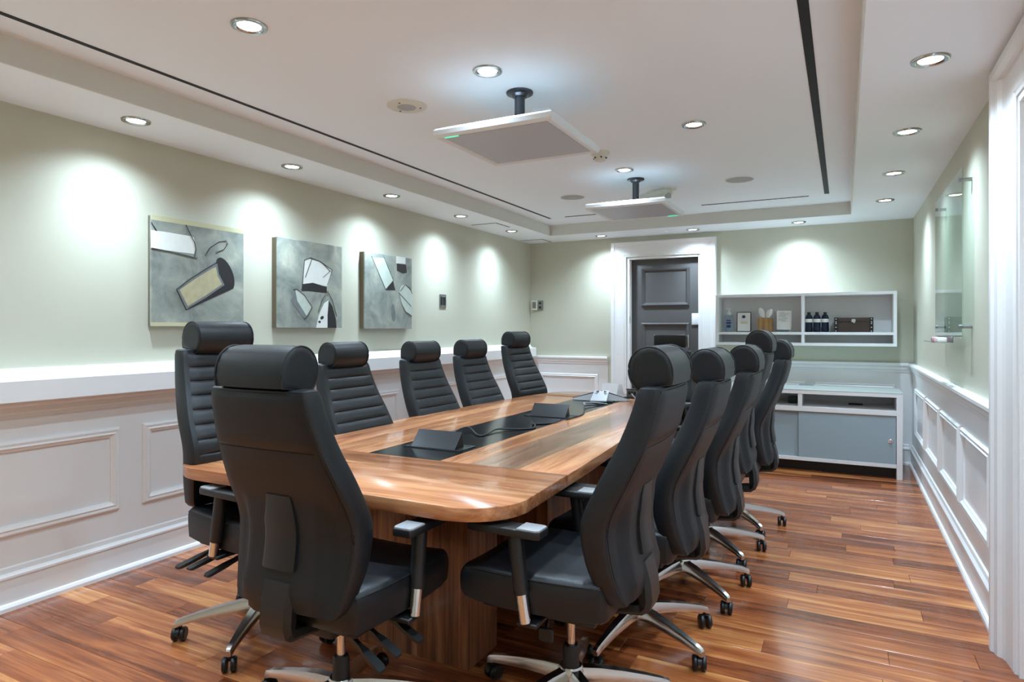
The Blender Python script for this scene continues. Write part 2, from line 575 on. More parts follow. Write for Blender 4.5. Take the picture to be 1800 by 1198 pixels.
wains('L', YF, YB - 0.011, wall_left)
wains('R', 3.30, YB - 0.011, wall_right)
wains('R', YF, 1.90, wall_right)
wains('B', XL + 0.011, -2.478, wall_back)
wains('B', -1.276, XR - 0.011, wall_back)
run('chair_rail', 'R', 3.30, YB, RAIL, M['white'], wall_right)
run('chair_rail', 'R', YF, 1.90, RAIL, M['white'], wall_right)
run('chair_rail', 'B', XL, -2.478, RAIL, M['white'], wall_back)
run('chair_rail', 'B', -1.276, XR, RAIL, M['white'], wall_back)
run('chair_rail', 'L', YF, YB, RAIL, M['white'], wall_left)
# deep boxed ledge over the rail on the left wall
run('ledge', 'L', YF, YB - 0.10, [(0, 0.978), (0.125, 0.978), (0.128, 0.982), (0.128, 1.078), (0.122, 1.084), (0.075, 1.090), (0.060, 1.100), (0.050, 1.118), (0.035, 1.128), (0, 1.130)], M['white'], wall_left)
struct(run('baseboard_left', 'L', YF, YB, BASE, M['white']), 'tall white moulded baseboard')
struct(run('baseboard_right', 'R', 3.30, YB, BASE, M['white']), 'tall white moulded baseboard under the glass board')
bb = run('baseboard_back', 'B', XL + 0.04, -2.478, BASE, M['white'])
struct(bb, 'tall white moulded baseboard beside the grey door')
struct(run('baseboard_back', 'B', -1.276, XR - 0.04, BASE, M['white']), 'tall white moulded baseboard behind the credenza')
frame_panel('L', 1.02, 2.125, 0.345, 0.787, wall_left)
frame_panel('L', -0.30, 0.89, 0.345, 0.787, wall_left)
y = 2.255
while y < 7.0:
    frame_panel('L', y, min(y + 1.10, 7.15), 0.345, 0.787, wall_left); y += 1.235
for (a, b) in ((3.50, 4.31), (4.37, 5.155), (5.23, 6.02), (6.10, 6.89)):
    frame_panel('R', a, b, 0.338, 0.775, wall_right)
frame_panel('B', -3.36, -2.60, 0.338, 0.775, wall_back)
frame_panel('B', -1.15, -0.35, 0.338, 0.775, wall_back)
frame_panel('B', -0.27, 0.45, 0.338, 0.775, wall_back)
# right-wall outlet low on the wainscot
ot = bx('outlet_plate', XR - 0.016, XR - 0.010, 3.44, 3.52, 0.24, 0.36, M['offw'], None, 0.002)
under(ot, wall_right)


# ---------------------------------------------------------------- far door with casing
def casing(name, wall, a0, a1, zt, w, prof_out, parent):
    """door casing: two legs and a head, mitred; a0..a1 is the clear opening"""
    bm = bmesh.new()
    def pt(a, o_, z):
        if wall == 'R': return Vector((XR - o_, a, z))
        return Vector((a, YB - o_, z))
    loops = []
    for ca, cz, da, dz in ((a0, 0, -1, 0), (a0, zt, -1, 1), (a1, zt, 1, 1), (a1, 0, 1, 0)):
        loops.append([pt(ca + da * t * w, o_, cz + dz * t * w) for t, o_ in prof_out])
    loft(bm, loops)
    return under(finish(name, bm, M['white']), parent)


CAS = [(0, 0), (0, 0.016), (0.06, 0.020), (0.10, 0.014), (0.14, 0.020), (0.62, 0.028), (0.74, 0.036), (0.80, 0.050), (0.95, 0.056), (1.0, 0.050), (1.0, 0)]
door1 = struct(bx('door_1', DX0 + 0.038, DX1 - 0.028, YB + 0.080, YB + 0.120, 0.006, DZ - 0.028, M['darkdoor'], None, 0.002), 'charcoal grey panelled door in white casing')
casing('door_casing', 'B', DX0 - 0.004, DX1 + 0.004, DZ + 0.004, 0.172, CAS, door1)
bm = bmesh.new()
box(bm, (DX0 + 0.016, YB + 0.07, DZ / 2), (0.032, 0.138, DZ))
box(bm, (DX1 - 0.011, YB + 0.07, DZ / 2), (0.022, 0.138, DZ))
box(bm, ((DX0 + DX1) / 2, YB + 0.07, DZ - 0.012), (DX1 - DX0 - 0.056, 0.138, 0.024))
box(bm, (DX0 + 0.038, YB + 0.035, DZ / 2 - 0.02), (0.012, 0.03, DZ - 0.04))
under(finish('door_jamb', bm, M['white']), door1)
under(bx('backing_dark', DX0, DX1, YB + 0.140, YB + 0.16, 0, DZ, M['slot']), door1)
dxc0, dxc1 = -2.10, -1.545


def door_panel(z0, z1):
    bm = bmesh.new()
    loops = []
    for ca, cz, da, dz in ((dxc0, z0, 1, 1), (dxc1, z0, -1, 1), (dxc1, z1, -1, -1), (dxc0, z1, 1, -1), (dxc0, z0, 1, 1)):
        loops.append([Vector((ca + da * t, YB + 0.080 - o_, cz + dz * t)) for o_, t in [(0, 0), (0.012, 0.002), (0.024, 0.014), (0.020, 0.026), (0.010, 0.036), (0, 0.044)]])
    loft(bm, loops, cap=False)
    bmesh.ops.remove_doubles(bm, verts=bm.verts, dist=1e-5)
    under(finish('door_panel_moulding', bm, M['darkdoor']), door1)


for a, b in ((1.575, 2.015), (0.93, 1.385), (0.22, 0.78)): door_panel(a, b)
under(bx('push_plate', -1.520, -1.442, YB + 0.066, YB + 0.080, 1.362, 1.490, M['offw'], None, 0.002), door1)
under(bx('strike_plate', DX0 + 0.0315, DX0 + 0.034, YB + 0.005, YB + 0.03, 1.38, 1.46, M['steel']), door1)

# right-hand doorway: casing, jamb and a closed white door
door2 = struct(bx('door_2', XR + 0.13, XR + 0.17, RY0 + 0.03, RY1 - 0.03, 0.006, RZ - 0.03, M['white'], None, 0.002), 'white door in a heavy white casing')
casing('door_casing', 'R', RY0 - 0.004, RY1 + 0.004, RZ + 0.004, 0.172, CAS, door2)
# plinth-like back band on the outer edge of the casing
casing('casing_band', 'R', RY0 - 0.170, RY1 + 0.170, RZ + 0.120, 0.045, [(0, 0), (0, 0.050), (0.3, 0.066), (1, 0.066), (1, 0)], door2)
bm = bmesh.new()
box(bm, (XR + 0.09, RY1 - 0.012, RZ / 2), (0.20, 0.024, RZ))
box(bm, (XR + 0.09, RY0 + 0.012, RZ / 2), (0.20, 0.024, RZ))
box(bm, (XR + 0.09, (RY0 + RY1) / 2, RZ - 0.012), (0.20, RY1 - RY0 - 0.048, 0.024))
under(finish('door_jamb', bm, M['white']), door2)

# ---------------------------------------------------------------- downlights
def downlight():
    root = empty('recessed_downlight', (0, 0, 0))
    bm = bmesh.new()
    lathe(bm, [(0.044, 0.002), (0.044, -0.003), (0.050, -0.008), (0.060, -0.010), (0.066, -0.008), (0.069, -0.002), (0.069, 0.002)], 32)
    finish('trim_ring', bm, M['ring'], root, True)
    bm = bmesh.new()
    lathe(bm, [(0, -0.0035), (0.038, -0.0035), (0.046, -0.0025), (0.046, 0.002), (0, 0.002)], 28)
    finish('lens', bm, M['lens'], root, True)
    for nm, w, ang, bl in (('lamp_beam', BEAM_W, 97, 1.0), ('lamp_spill', SPILL_W, 142, 1.0)):
        ld = bpy.data.lights.new(nm, 'SPOT')
        ld.energy = w; ld.color = LAMP_COL
        ld.spot_size = math.radians(ang); ld.spot_blend = bl
        ld.shadow_soft_size = 0.04
        lo = bpy.data.objects.new(nm, ld)
        COL.objects.link(lo); lo.parent = root; lo.location = (0, 0, -0.016)
    return root


dl = downlight()
first = [True]


def put_lamp(x, y, z, label, group):
    o = dl if first[0] else copy_tree(dl)
    first[0] = False
    o.location = (x, y, z)
    tag(o, label, 'downlight', group)


for i, w in zip(range(-2, 5), ('farthest from the grey door on the canvas wall side', 'second farthest from the grey door on the canvas wall side', 'just short of the tan-cylinder canvas',
                               'in the gap before the white-shape canvas', 'above the edge of the black-wedge canvas', 'above the steel dimmer plate', 'last before the thermostat corner')):
    put_lamp(-3.215, 2.046 + 1.047 * i, ZS, 'nickel soffit downlight ' + w, 'soffit downlights along the canvas wall')
for i, w in zip(range(-3, 4), ('farthest from the credenza on the doorway side', 'second farthest from the credenza on the doorway side', 'over the near side of the white-cased doorway',
                               'over the far side of the white-cased doorway', 'above the near edge of the glass board', 'above the far edge of the glass board', 'between the glass board and the credenza')):
    put_lamp(0.305, 3.02 + 1.045 * i, ZS, 'nickel soffit downlight ' + w, 'soffit downlights along the glass board wall')
for x, lb in ((-2.47, 'round nickel recessed downlight over the left edge of the grey door'), (-1.44, 'round nickel recessed downlight over the right edge of the grey door'),
              (-0.40, 'round nickel recessed downlight above the white wall shelf')):
    put_lamp(x, 7.03, ZS, lb, 'soffit downlights along the door wall')
for (x, y, lb) in ((-2.06, 1.762, 'round nickel downlight in the tray above the near end of the table'),
                   (-1.45, 2.57, 'round nickel downlight in the tray right above the first ceiling panel'),
                   (-0.77, 3.79, 'round nickel downlight in the tray off to the side between the two ceiling panels'),
                   (-1.45, 4.64, 'round nickel downlight in the tray just ahead of the second ceiling panel'),
                   (-2.06, 3.79, 'round nickel downlight in the tray hidden above the first ceiling panel'),
                   (-0.77, 1.762, 'round nickel downlight in the tray above the near corner of the table'),
                   (-1.45, 0.6, 'round nickel downlight in the tray behind the head of the table')):
    put_lamp(x, y, ZT, lb, 'tray downlights')

# ---------------------------------------------------------------- things on the ceiling
def ceiling_panel(x, y, zb, led_corner, rz, label):
    s, t = 0.62, 0.045
    root = empty('ceiling_microphone_panel', (x, y, zb), rz)
    # white frame, hollow underneath for the grille
    bm = bmesh.new()
    h = s / 2
    loops = []
    prof = [(0.0, 0.012), (0.0, 0.034), (0.010, t), (0.05, t), (0.05, 0.010), (0.018, 0.0), (0.008, 0.0)]
    for cx, cy in ((-1, -1), (1, -1), (1, 1), (-1, 1), (-1, -1)):
        loops.append([Vector((cx * (h - i), cy * (h - i), z)) for i, z in prof])
    loft(bm, loops, cap=False)
    bmesh.ops.remove_doubles(bm, verts=bm.verts, dist=1e-5)
    finish('frame', bm, M['offw'], root)
    bm = bmesh.new(); box(bm, (0, 0, 0.032), (s - 0.08, s - 0.08, 0.022)); finish('back_cover', bm, M['offw'], root)
    g = None
    bm = bmesh.new(); box(bm, (0, 0, 0.009), (s - 0.075, s - 0.075, 0.010), 0.002, 1); finish('grille', bm, grille_mat(), root)
    cx, cy, ax = led_corner
    bm = bmesh.new()
    if ax == 'x': box(bm, (cx * (h - 0.085), cy * (h - 0.030), 0.0035), (0.075, 0.012, 0.004))
    else: box(bm, (cx * (h - 0.030), cy * (h - 0.085), 0.0035), (0.012, 0.075, 0.004))
    finish('status_light', bm, M['led'], root)
    top = ZT - zb
    bm = bmesh.new(); lathe(bm, [(0, 0.06), (0.026, 0.06), (0.026, top - 0.018), (0, top - 0.018)], 20); finish('pole', bm, M['gun'], root, True)
    bm = bmesh.new(); lathe(bm, [(0, top - 0.026), (0.036, top - 0.026), (0.044, top - 0.014), (0.066, top - 0.010), (0.068, top - 0.004), (0.066, top), (0, top)], 28); finish('ceiling_flange', bm, M['gun'], root, True)
    bm = bmesh.new(); box(bm, (0, 0, 0.058), (0.13, 0.13, 0.030), 0.004, 1); finish('mount_plate', bm, M['gun'], root, True)
    return tag(root, label, 'ceiling panel', 'ceiling microphone panels')


_gm = []


def grille_mat():
    """fine round perforations"""
    if _gm: return _gm[0]
    m = bpy.data.materials.new('perforated_grille'); m.use_nodes = True
    N, L = m.node_tree.nodes, m.node_tree.links
    b = N['Principled BSDF']; b.inputs['Roughness'].default_value = 0.45
    tc = N.new('ShaderNodeTexCoord')
    v = N.new('ShaderNodeTexVoronoi'); v.inputs['Scale'].default_value = 150; v.inputs['Randomness'].default_value = 0.0
    L.new(tc.outputs['Object'], v.inputs['Vector'])
    cr = N.new('ShaderNodeValToRGB')
    cr.color_ramp.elements[0].position = 0.33; cr.color_ramp.elements[0].color = srgb(96, 97, 100)
    cr.color_ramp.elements[1].position = 0.42; cr.color_ramp.elements[1].color = srgb(184, 188, 194)
    L.new(v.outputs['Distance'], cr.inputs[0]); L.new(cr.outputs[0], b.inputs['Base Color'])
    _gm.append(m)
    return m


ceiling_panel(-1.44, 2.88, 2.232, (-1, -1, 'x'), 0.0, 'white square ceiling microphone panel above the near end of the table')
ceiling_panel(-1.46, 4.97, 2.232, (1, 1, 'x'), 0.0, 'white square ceiling microphone panel above the far end of the table')


def disc(name, x, y, z, r, m, label, cat, th=0.006, ring=None, group=None):
    root = empty(name, (x, y, z))
    bm = bmesh.new()
    lathe(bm, [(0, -th), (r * 0.9, -th), (r, -th * 0.4), (r, 0), (0, 0)], 40)
    finish('cover', bm, m, root, True)
    if ring:
        bm = bmesh.new(); lathe(bm, [(r, 0), (r * 1.0, -th * 0.9), (r * 1.05, -th * 0.9), (r * 1.06, 0)], 40); finish('rim', bm, ring, root, True)
    return tag(root, label, cat, group)


disc('ceiling_speaker', -2.166, 5.389, ZT, 0.105, M['cgrey'], 'round grey flush ceiling speaker beside the far microphone panel over the canvas side', 'speaker', ring=M['offw'], group='flush ceiling speakers')
disc('ceiling_speaker', -0.733, 5.357, ZT, 0.105, M['cgrey'], 'round grey flush ceiling speaker beside the far microphone panel over the glass board side', 'speaker', ring=M['offw'], group='flush ceiling speakers')
sp = disc('ceiling_speaker', -2.061, 2.782, ZT, 0.105, M['beige'], 'round cream ceiling alarm speaker with small mesh centre', 'speaker', 0.008)
bm = bmesh.new(); lathe(bm, [(0, -0.011), (0.046, -0.011), (0.050, -0.008), (0, -0.008)], 28); finish('mesh_centre', bm, M['cgrey'], sp, True)
for a in (0.6, 2.7, 4.8):
    bm = bmesh.new(); lathe(bm, [(0, -0.0105), (0.005, -0.0105), (0.005, -0.007), (0, -0.007)], 8, Matrix.Translation((0.072 * math.cos(a), 0.072 * math.sin(a), 0))); finish('screw', bm, M['gun'], sp)
disc('sprinkler_cover', -1.455, 3.184, ZT, 0.055, M['ceil'], 'small flat white sprinkler cover plate behind the first panel pole', 'sprinkler cover', 0.012)
disc('sprinkler_cover', -1.76, 7.05, ZS, 0.045, M['ceil'], 'small flat white sprinkler cover plate in the soffit over the grey door', 'sprinkler cover', 0.010)
sd = empty('smoke_detector', (-1.453, 4.114, ZT))
bm = bmesh.new(); lathe(bm, [(0, -0.018), (0.05, -0.018), (0.062, -0.010), (0.064, 0), (0, 0)], 28); finish('base', bm, M['beige'], sd, True)
bm = bmesh.new(); lathe(bm, [(0, -0.058), (0.030, -0.058), (0.040, -0.050), (0.042, -0.030), (0.048, -0.018), (0, -0.018)], 24); finish('chamber', bm, M['beige'], sd, True)
for a in range(6):
    bm = bmesh.new(); box(bm, (0.042 * math.cos(a * PI / 3), 0.042 * math.sin(a * PI / 3), -0.040), (0.006, 0.020, 0.008), rot=None); finish('vent', bm, M['slot'], sd)
tag(sd, 'cream smoke detector hanging behind the first microphone panel', 'smoke detector')
# swivel arm detector beside the second pole
pr = empty('beam_detector', (-1.40, 5.36, ZT))
bm = bmesh.new(); lathe(bm, [(0, -0.014), (0.058, -0.014), (0.062, 0), (0, 0)], 24, Matrix.Translation((0.10, 0.05, 0))); finish('base', bm, M['beige'], pr, True)
bm = bmesh.new()
pth = smooth_path([(0.12, 0.05, -0.030), (0.06, 0.02, -0.036), (0.0, -0.01, -0.052), (-0.07, -0.04, -0.075), (-0.12, -0.05, -0.080)], 4)
tube(bm, pth, [0.030] * 4 + [0.034] * 4 + [0.036] * 4 + [0.030] * 4 + [0.020], 12); finish('body', bm, M['beige'], pr, True)
bm = bmesh.new(); lathe(bm, [(0, -0.085), (0.026, -0.085), (0.030, -0.050), (0, -0.05)], 16, Matrix.Translation((0.09, 0.04, 0))); finish('lens_eye', bm, M['cgrey'], pr, True)
tag(pr, 'cream elongated detector on the ceiling beside the second panel pole', 'detector')


# ---------------------------------------------------------------- executive chairs
ZK = [0.44, 0.50, 0.58, 0.70, 0.82, 0.95, 1.05, 1.118]
FR = [-0.200, -0.176, -0.149, -0.137, -0.186, -0.248, -0.285, -0.302]
TH = [0.058, 0.064, 0.072, 0.078, 0.080, 0.074, 0.066, 0.060]
HW = [0.205, 0.224, 0.241, 0.247, 0.238, 0.214, 0.199, 0.191]
fr = lambda z: interp(ZK, FR, z)
th = lambda z: interp(ZK, TH, z)
hw = lambda z: interp(ZK, HW, z)
rear = lambda z, y: fr(z) - th(z) - 0.012 * (1 - (y / hw(z)) ** 2)
front = lambda z, y: fr(z) + 0.014 * (abs(y) / hw(z)) ** 2.2


def back_body():
    bm = bmesh.new()
    loops = []
    n = 30
    zs = [0.44 + (1.118 - 0.44) * i / n for i in range(n + 1)]
    rows_ = [(zs[0], 0.80, 0.5)] + [(zs[0] + 0.006, 0.95, 0.9)] + [(z, 1, 1) for z in zs[1:-1]] + [(zs[-1] - 0.004, 0.985, 0.92), (zs[-1], 0.955, 0.70)]
    for z, ks, kt in rows_:
        w = hw(z) * ks
        mid = (fr(z) + fr(z) - th(z)) / 2
        pts = []
        ny = 8
        for i in range(ny + 1):
            y = -w * 0.90 + 1.8 * w * i / ny
            x = front(z, y); pts.append((x, y))
        pts += [(front(z, w) - 0.006, w * 0.975), (front(z, w) - 0.018, w)]
        pts += [(rear(z, w) + 0.018, w), (rear(z, w) + 0.006, w * 0.98)]
        for i in range(ny + 1):
            y = w * 0.93 - 1.86 * w * i / ny
            pts.append((rear(z, y), y))
        pts += [(rear(z, w) + 0.006, -w * 0.98), (rear(z, w) + 0.018, -w), (front(z, w) - 0.018, -w), (front(z, w) - 0.006, -w * 0.975)]
        loops.append([Vector((mid + (x - mid) * kt, y, z)) for x, y in pts])
    loft(bm, loops)
    return bm


def front_cushion():
    """quilted front with horizontal channels"""
    bm = bmesh.new()
    loops = []
    pitch = 0.060
    z1 = 1.100; nr = 10
    fracs = (0.0, 0.05, 0.16, 0.35, 0.60, 0.82, 0.95)
    zz = []
    for k in range(nr):
        for f_ in fracs:
            zz.append((z1 - pitch * (nr - k) + pitch * f_, f_))
    zz.append((z1, 0.0))
    for z, f_ in zz:
        p = 0.010 * (1 - abs(2 * f_ - 1) ** 7) + 0.001
        w = hw(z) - 0.022
        pts = []
        n = 12
        for i in range(n + 1):
            s = -1 + 2 * i / n
            y = s * w
            e = (1 - abs(s) ** 10)
            pts.append(Vector((front(z, y) + p * e - 0.001, y, z)))
        pts += [Vector((front(z, w) - 0.012, w - 0.004, z)), Vector((front(z, w) - 0.012, -w + 0.004, z))]
        loops.append(pts)
    loft(bm, loops)
    return bm


def rear_panel(z0, z1, inset, prof):
    bm = bmesh.new()
    nz, ny = 16, 26
    loops = []
    for i in range(nz + 1):
        z = z0 + (z1 - z0) * i / nz
        w = hw(z) - inset
        ed = min(1.0, min(i, nz - i) * 0.5 + 0.25)
        pts = []
        for j in range(ny + 1):
            s = -1 + 2 * j / ny
            y = s * w
            q = (1 - abs(s) ** 14)
            pts.append(Vector((rear(z, y) - prof(y, z) * q * ed, y, z)))
        pts += [Vector((rear(z, w) + 0.008, w - 0.006, z)), Vector((rear(z, w) + 0.008, -w + 0.006, z))]
        loops.append(pts)
    loft(bm, loops)
    return bm


def low_prof(y, z):
    return 0.007 + 0.024 * (1 - sst(0.146, 0.176, abs(y))) * (1 - sst(0.700, 0.800, z))


def rod(bm, a, b, r0, r1, seg=14):
    tube(bm, [a, b], [r0, r1], seg)


def star_leg():
    bm = bmesh.new()
    loops = []
    for t, w, h_, z in ((0.030, 0.026, 0.058, 0.128), (0.10, 0.025, 0.050, 0.126), (0.18, 0.022, 0.042, 0.116), (0.26, 0.018, 0.034, 0.102), (0.315, 0.0155, 0.030, 0.090), (0.345, 0.014, 0.030, 0.080), (0.352, 0.011, 0.022, 0.074)):
        loops.append([Vector((t, -w, z - h_ * 0.55)), Vector((t, -w, z - h_ * 0.05)), Vector((t, -w * 0.62, z + h_ * 0.32)), Vector((t, w * 0.62, z + h_ * 0.32)), Vector((t, w, z - h_ * 0.05)), Vector((t, w, z - h_ * 0.55)), Vector((t, w * 0.4, z - h_ * 0.62)), Vector((t, -w * 0.4, z - h_ * 0.62))])
    loft(bm, loops)
    return bm


def caster_mesh():
    bm = bmesh.new()
    # stem
    lathe(bm, [(0, 0.040), (0.006, 0.040), (0.006, 0.085), (0, 0.085)], 8)
    for s in (-1, 1):
        mt = Matrix.Translation((-0.008, s * 0.016, 0.029)) @ Matrix.Rotation(PI / 2, 4, 'X')
        lathe(bm, [(0, -0.0105), (0.018, -0.0105), (0.0200, -0.008), (0.0255, -0.0095), (0.0285, -0.006), (0.0290, 0), (0.0285, 0.006), (0.0255, 0.0095), (0.0200, 0.008), (0.018, 0.0105), (0, 0.0105)], 20, mt)
    # hood over the twin wheels
    loops = []
    for k in range(7):
        a = PI * (0.02 + 0.60 * k / 6)
        loops.append([Vector((-0.008 + 0.031 * math.cos(a), y, 0.029 + 0.031 * math.sin(a))) for y in (-0.007, 0.007)] +
                     [Vector((-0.008 + 0.020 * math.cos(a), y, 0.029 + 0.020 * math.sin(a))) for y in (0.007, -0.007)])
    loft(bm, loops)
    return bm


def headrest_roll():
    bm = bmesh.new()
    sec = []
    # side outline (x, z): rear foot on the back's top edge, round over the top, full front
    key = [(-0.372, 1.122), (-0.376, 1.150), (-0.372, 1.185), (-0.356, 1.216), (-0.330, 1.236), (-0.298, 1.242), (-0.266, 1.232),
           (-0.243, 1.208), (-0.233, 1.176), (-0.236, 1.142), (-0.252, 1.112), (-0.276, 1.096), (-0.300, 1.098), (-0.330, 1.116)]
    cx, cz = -0.305, 1.172
    loops = []
    for y, k in ((-0.138, 0.72), (-0.1375, 0.88), (-0.134, 0.955), (-0.10, 0.995), (0, 1.005), (0.10, 0.995), (0.134, 0.955), (0.1375, 0.88), (0.138, 0.72)):
        loops.append([Vector((cx - 0.012 + (x - cx) * k, y, cz + (z - cz) * k)) for x, z in key])
    loft(bm, loops)
    return bm, key, (cx, cz)


def make_chair():
    root = empty('executive_chair', (0, 0, 0))
    b = finish('backrest', back_body(), M['leather'], root, True)
    finish('quilted_front', front_cushion(), M['leather'], b, True)
    finish('upper_back_panel', rear_panel(0.947, 1.108, 0.014, lambda y, z: 0.007), M['leather2'], b, True)
    finish('lower_back_panel', rear_panel(0.452, 0.937, 0.014, low_prof), M['leather2'], b, True)
    for s in (-1, 1):
        bm = bmesh.new()
        tube(bm, [(rear(z, hw(z)) + 0.004, s * (hw(z) - 0.010), z) for z in [0.47 + 0.63 * i / 20 for i in range(21)]], 0.0032, 6)
        finish('back_piping', bm, M['stitch'], b, True)
    # spine cover on the rear
    bm = bmesh.new(); loops = []
    for i in range(9):
        z = 0.572 + (0.792 - 0.572) * i / 8
        w = 0.064 if i < 6 else 0.064 - 0.005 * (i - 5)
        xr = rear(z, 0) - low_prof(0, z)
        d = (0.018, 0.018, 0.017, 0.016, 0.015, 0.014, 0.012, 0.009, 0.004)[i]
        loops.append([Vector((xr - d, -w * 0.72, z)), Vector((xr - d, w * 0.72, z)), Vector((xr - d * 0.5, w, z)), Vector((xr + 0.02, w, z)), Vector((xr + 0.02, -w, z)), Vector((xr - d * 0.5, -w, z))])
    loft(bm, loops); finish('spine_cover', bm, M['plastic'], b, True)
    bm, key, (cx, cz) = headrest_roll()
    h = finish('headrest', bm, M['leather'], root, True)
    for s in (-1, 1):
        bm = bmesh.new()
        pts = [Vector((cx - 0.012 + (x - cx) * 0.968, s * 0.1335, cz + (z - cz) * 0.968)) for x, z in key] ; pts.append(pts[0])
        tube(bm, smooth_path(pts, 3), 0.0026, 6); finish('piping', bm, M['stitch'], h, True)
    # J-bar from spine to seat mechanism (does not rise with the back)
    bm = bmesh.new(); loops = []
    for x, z, nx, nz, d in ((-0.276, 0.566, -1, 0, 0.034), (-0.294, 0.50, -1, 0, 0.040), (-0.300, 0.44, -1, -0.1, 0.044), (-0.290, 0.405, -0.7, -0.7, 0.044), (-0.262, 0.384, -0.2, -1, 0.036), (-0.15, 0.372, 0, -1, 0.03), (-0.04, 0.370, 0, -1, 0.03)):
        w = 0.064 if z > 0.40 else 0.052
        n_ = Vector((nx, 0, nz)).normalized()
        o_ = Vector((x, 0, z)); i_ = o_ - n_ * d
        loops.append([o_ + Vector((0, -w * 0.75, 0)), o_ + Vector((0, w * 0.75, 0)), o_ - n_ * d * 0.4 + Vector((0, w, 0)), i_ + Vector((0, w * 0.9, 0)), i_ + Vector((0, -w * 0.9, 0)), o_ - n_ * d * 0.4 + Vector((0, -w, 0))])
    loft(bm, loops); finish('back_bar', bm, M['plastic'], root, True)
    # seat cushion: waterfall front, dished middle
    bm = bmesh.new(); loops = []
    for x, w, zt, zb in ((-0.205, 0.200, 0.500, 0.430), (-0.200, 0.215, 0.522, 0.412), (-0.185, 0.232, 0.533, 0.405), (-0.10, 0.246, 0.532, 0.402), (0.02, 0.252, 0.528, 0.400), (0.14, 0.252, 0.530, 0.400), (0.24, 0.248, 0.530, 0.402), (0.29, 0.240, 0.520, 0.408), (0.312, 0.228, 0.500, 0.420), (0.318, 0.205, 0.475, 0.438)):
        ym = 0.24
        pts = []
        for i in range(9):
            s = -1 + i / 4
            pts.append(Vector((x, s * (w - 0.022), zt + 0.008 * abs(s) ** 2 - 0.004)))
        pts += [Vector((x, w - 0.006, zt - 0.006)), Vector((x, w, zt - 0.022)), Vector((x, w, (zt + zb) / 2)), Vector((x, w - 0.004, zb + 0.012)), Vector((x, w - 0.03, zb)),
                Vector((x, -w + 0.03, zb)), Vector((x, -w + 0.004, zb + 0.012)), Vector((x, -w, (zt + zb) / 2)), Vector((x, -w, zt - 0.022)), Vector((x, -w + 0.006, zt - 0.006))]
        loops.append(pts)
    loft(bm, loops); st = finish('seat', bm, M['leather'], root, True)
    bm = bmesh.new()
    path = [(-0.19, -0.226, 0.520), (-0.10, -0.2435, 0.522), (0.02, -0.2495, 0.5195), (0.14, -0.2495, 0.521), (0.24, -0.2455, 0.521), (0.285, -0.235, 0.513)]
    tube(bm, path, 0.003, 6); finish('piping', bm, M['stitch'], st, True)
    bm = bmesh.new(); tube(bm, [(x, -y, z) for x, y, z in path], 0.003, 6); finish('piping', bm, M['stitch'], st, True)
    bm = bmesh.new(); box(bm, (0.04, 0, 0.392), (0.40, 0.40, 0.020), 0.008, 2); finish('seat_pan', bm, M['plastic'], root, True)
    bm = bmesh.new(); box(bm, (0.0, 0, 0.362), (0.26, 0.16, 0.050), 0.014, 2); finish('tilt_mechanism', bm, M['plastic'], root, True)
    # arms
    for s in (-1, 1):
        bm = bmesh.new()
        A = Vector((0.045, s * 0.270, 0.392)); B = Vector((0.062, s * 0.268, 0.500)); Cc = Vector((0.085, s * 0.262, 0.672))
        tube(bm, [B - Vector((0.003, 0, 0.014)), B, Cc], [0.024, 0.0245, 0.0255], 14)
        a = finish('armrest', bm, M['plastic'], root, True)
        bm = bmesh.new(); rod(bm, A, B, 0.019, 0.019); finish('chrome_tube', bm, M['chrome'], a, True)
        bm = bmesh.new()
        prism(bm, [(-0.045, -0.032), (-0.030, -0.039), (0.19, -0.039), (0.215, -0.031), (0.222, 0), (0.215, 0.031), (0.19, 0.039), (-0.030, 0.039), (-0.045, 0.032)], 0.668, 0.694, 0.006, Matrix.Translation((0.03, s * 0.260, 0)))
        finish('arm_pad', bm, M['plastic'], a, True)
        bm = bmesh.new()
        prism(bm, [(-0.042, -0.029), (-0.030, -0.036), (0.035, -0.036), (0.035, 0.036), (-0.030, 0.036), (-0.042, 0.029)], 0.690, 0.699, 0.003, Matrix.Translation((0.03, s * 0.260, 0)))
        finish('arm_tip_sheen', bm, M['padg'], a, True)  # light grey slab paints a sheen on the black pad's end
        bm = bmesh.new(); box(bm, (0.04, s * 0.19, 0.384), (0.07, 0.17, 0.016), 0.004, 1); finish('arm_bracket', bm, M['plastic'], a, True)
    # levers: three paddles on the right-hand side, a tension crank on the left
    for x0, dx, dz in ((0.07, -0.030, -0.055), (-0.03, -0.045, -0.050), (-0.10, -0.055, -0.060)):
        bm = bmesh.new(); loops = []
        P0 = Vector((x0, -0.10, 0.372)); P1 = Vector((x0 + dx, -0.30, 0.372 + dz))
        for t, w, hh in ((0, 0.008, 0.008), (0.45, 0.008, 0.008), (0.62, 0.015, 0.007), (0.95, 0.017, 0.006), (1.0, 0.012, 0.004)):
            p = P0.lerp(P1, t)
            loops.append([p + Vector((-w, 0, -hh)), p + Vector((w, 0, -hh)), p + Vector((w, 0, hh)), p + Vector((-w, 0, hh))])
        loft(bm, loops); finish('lever', bm, M['plastic'], root, True)
    bm = bmesh.new(); rod(bm, (0.05, 0.07, 0.36), (0.02, 0.17, 0.335), 0.007, 0.007, 8); box(bm, (0.012, 0.185, 0.325), (0.05, 0.014, 0.045), 0.004, 1); finish('tension_crank', bm, M['plastic'], root, True)
    # column and base
    bm = bmesh.new(); lathe(bm, [(0, 0.11), (0.030, 0.11), (0.028, 0.215), (0.024, 0.222), (0, 0.222)], 20); finish('column_cover', bm, M['plastic'], root, True)
    bm = bmesh.new(); lathe(bm, [(0, 0.20), (0.0145, 0.20), (0.0145, 0.36), (0, 0.36)], 16); finish('gas_lift', bm, M['chrome'], root, True)
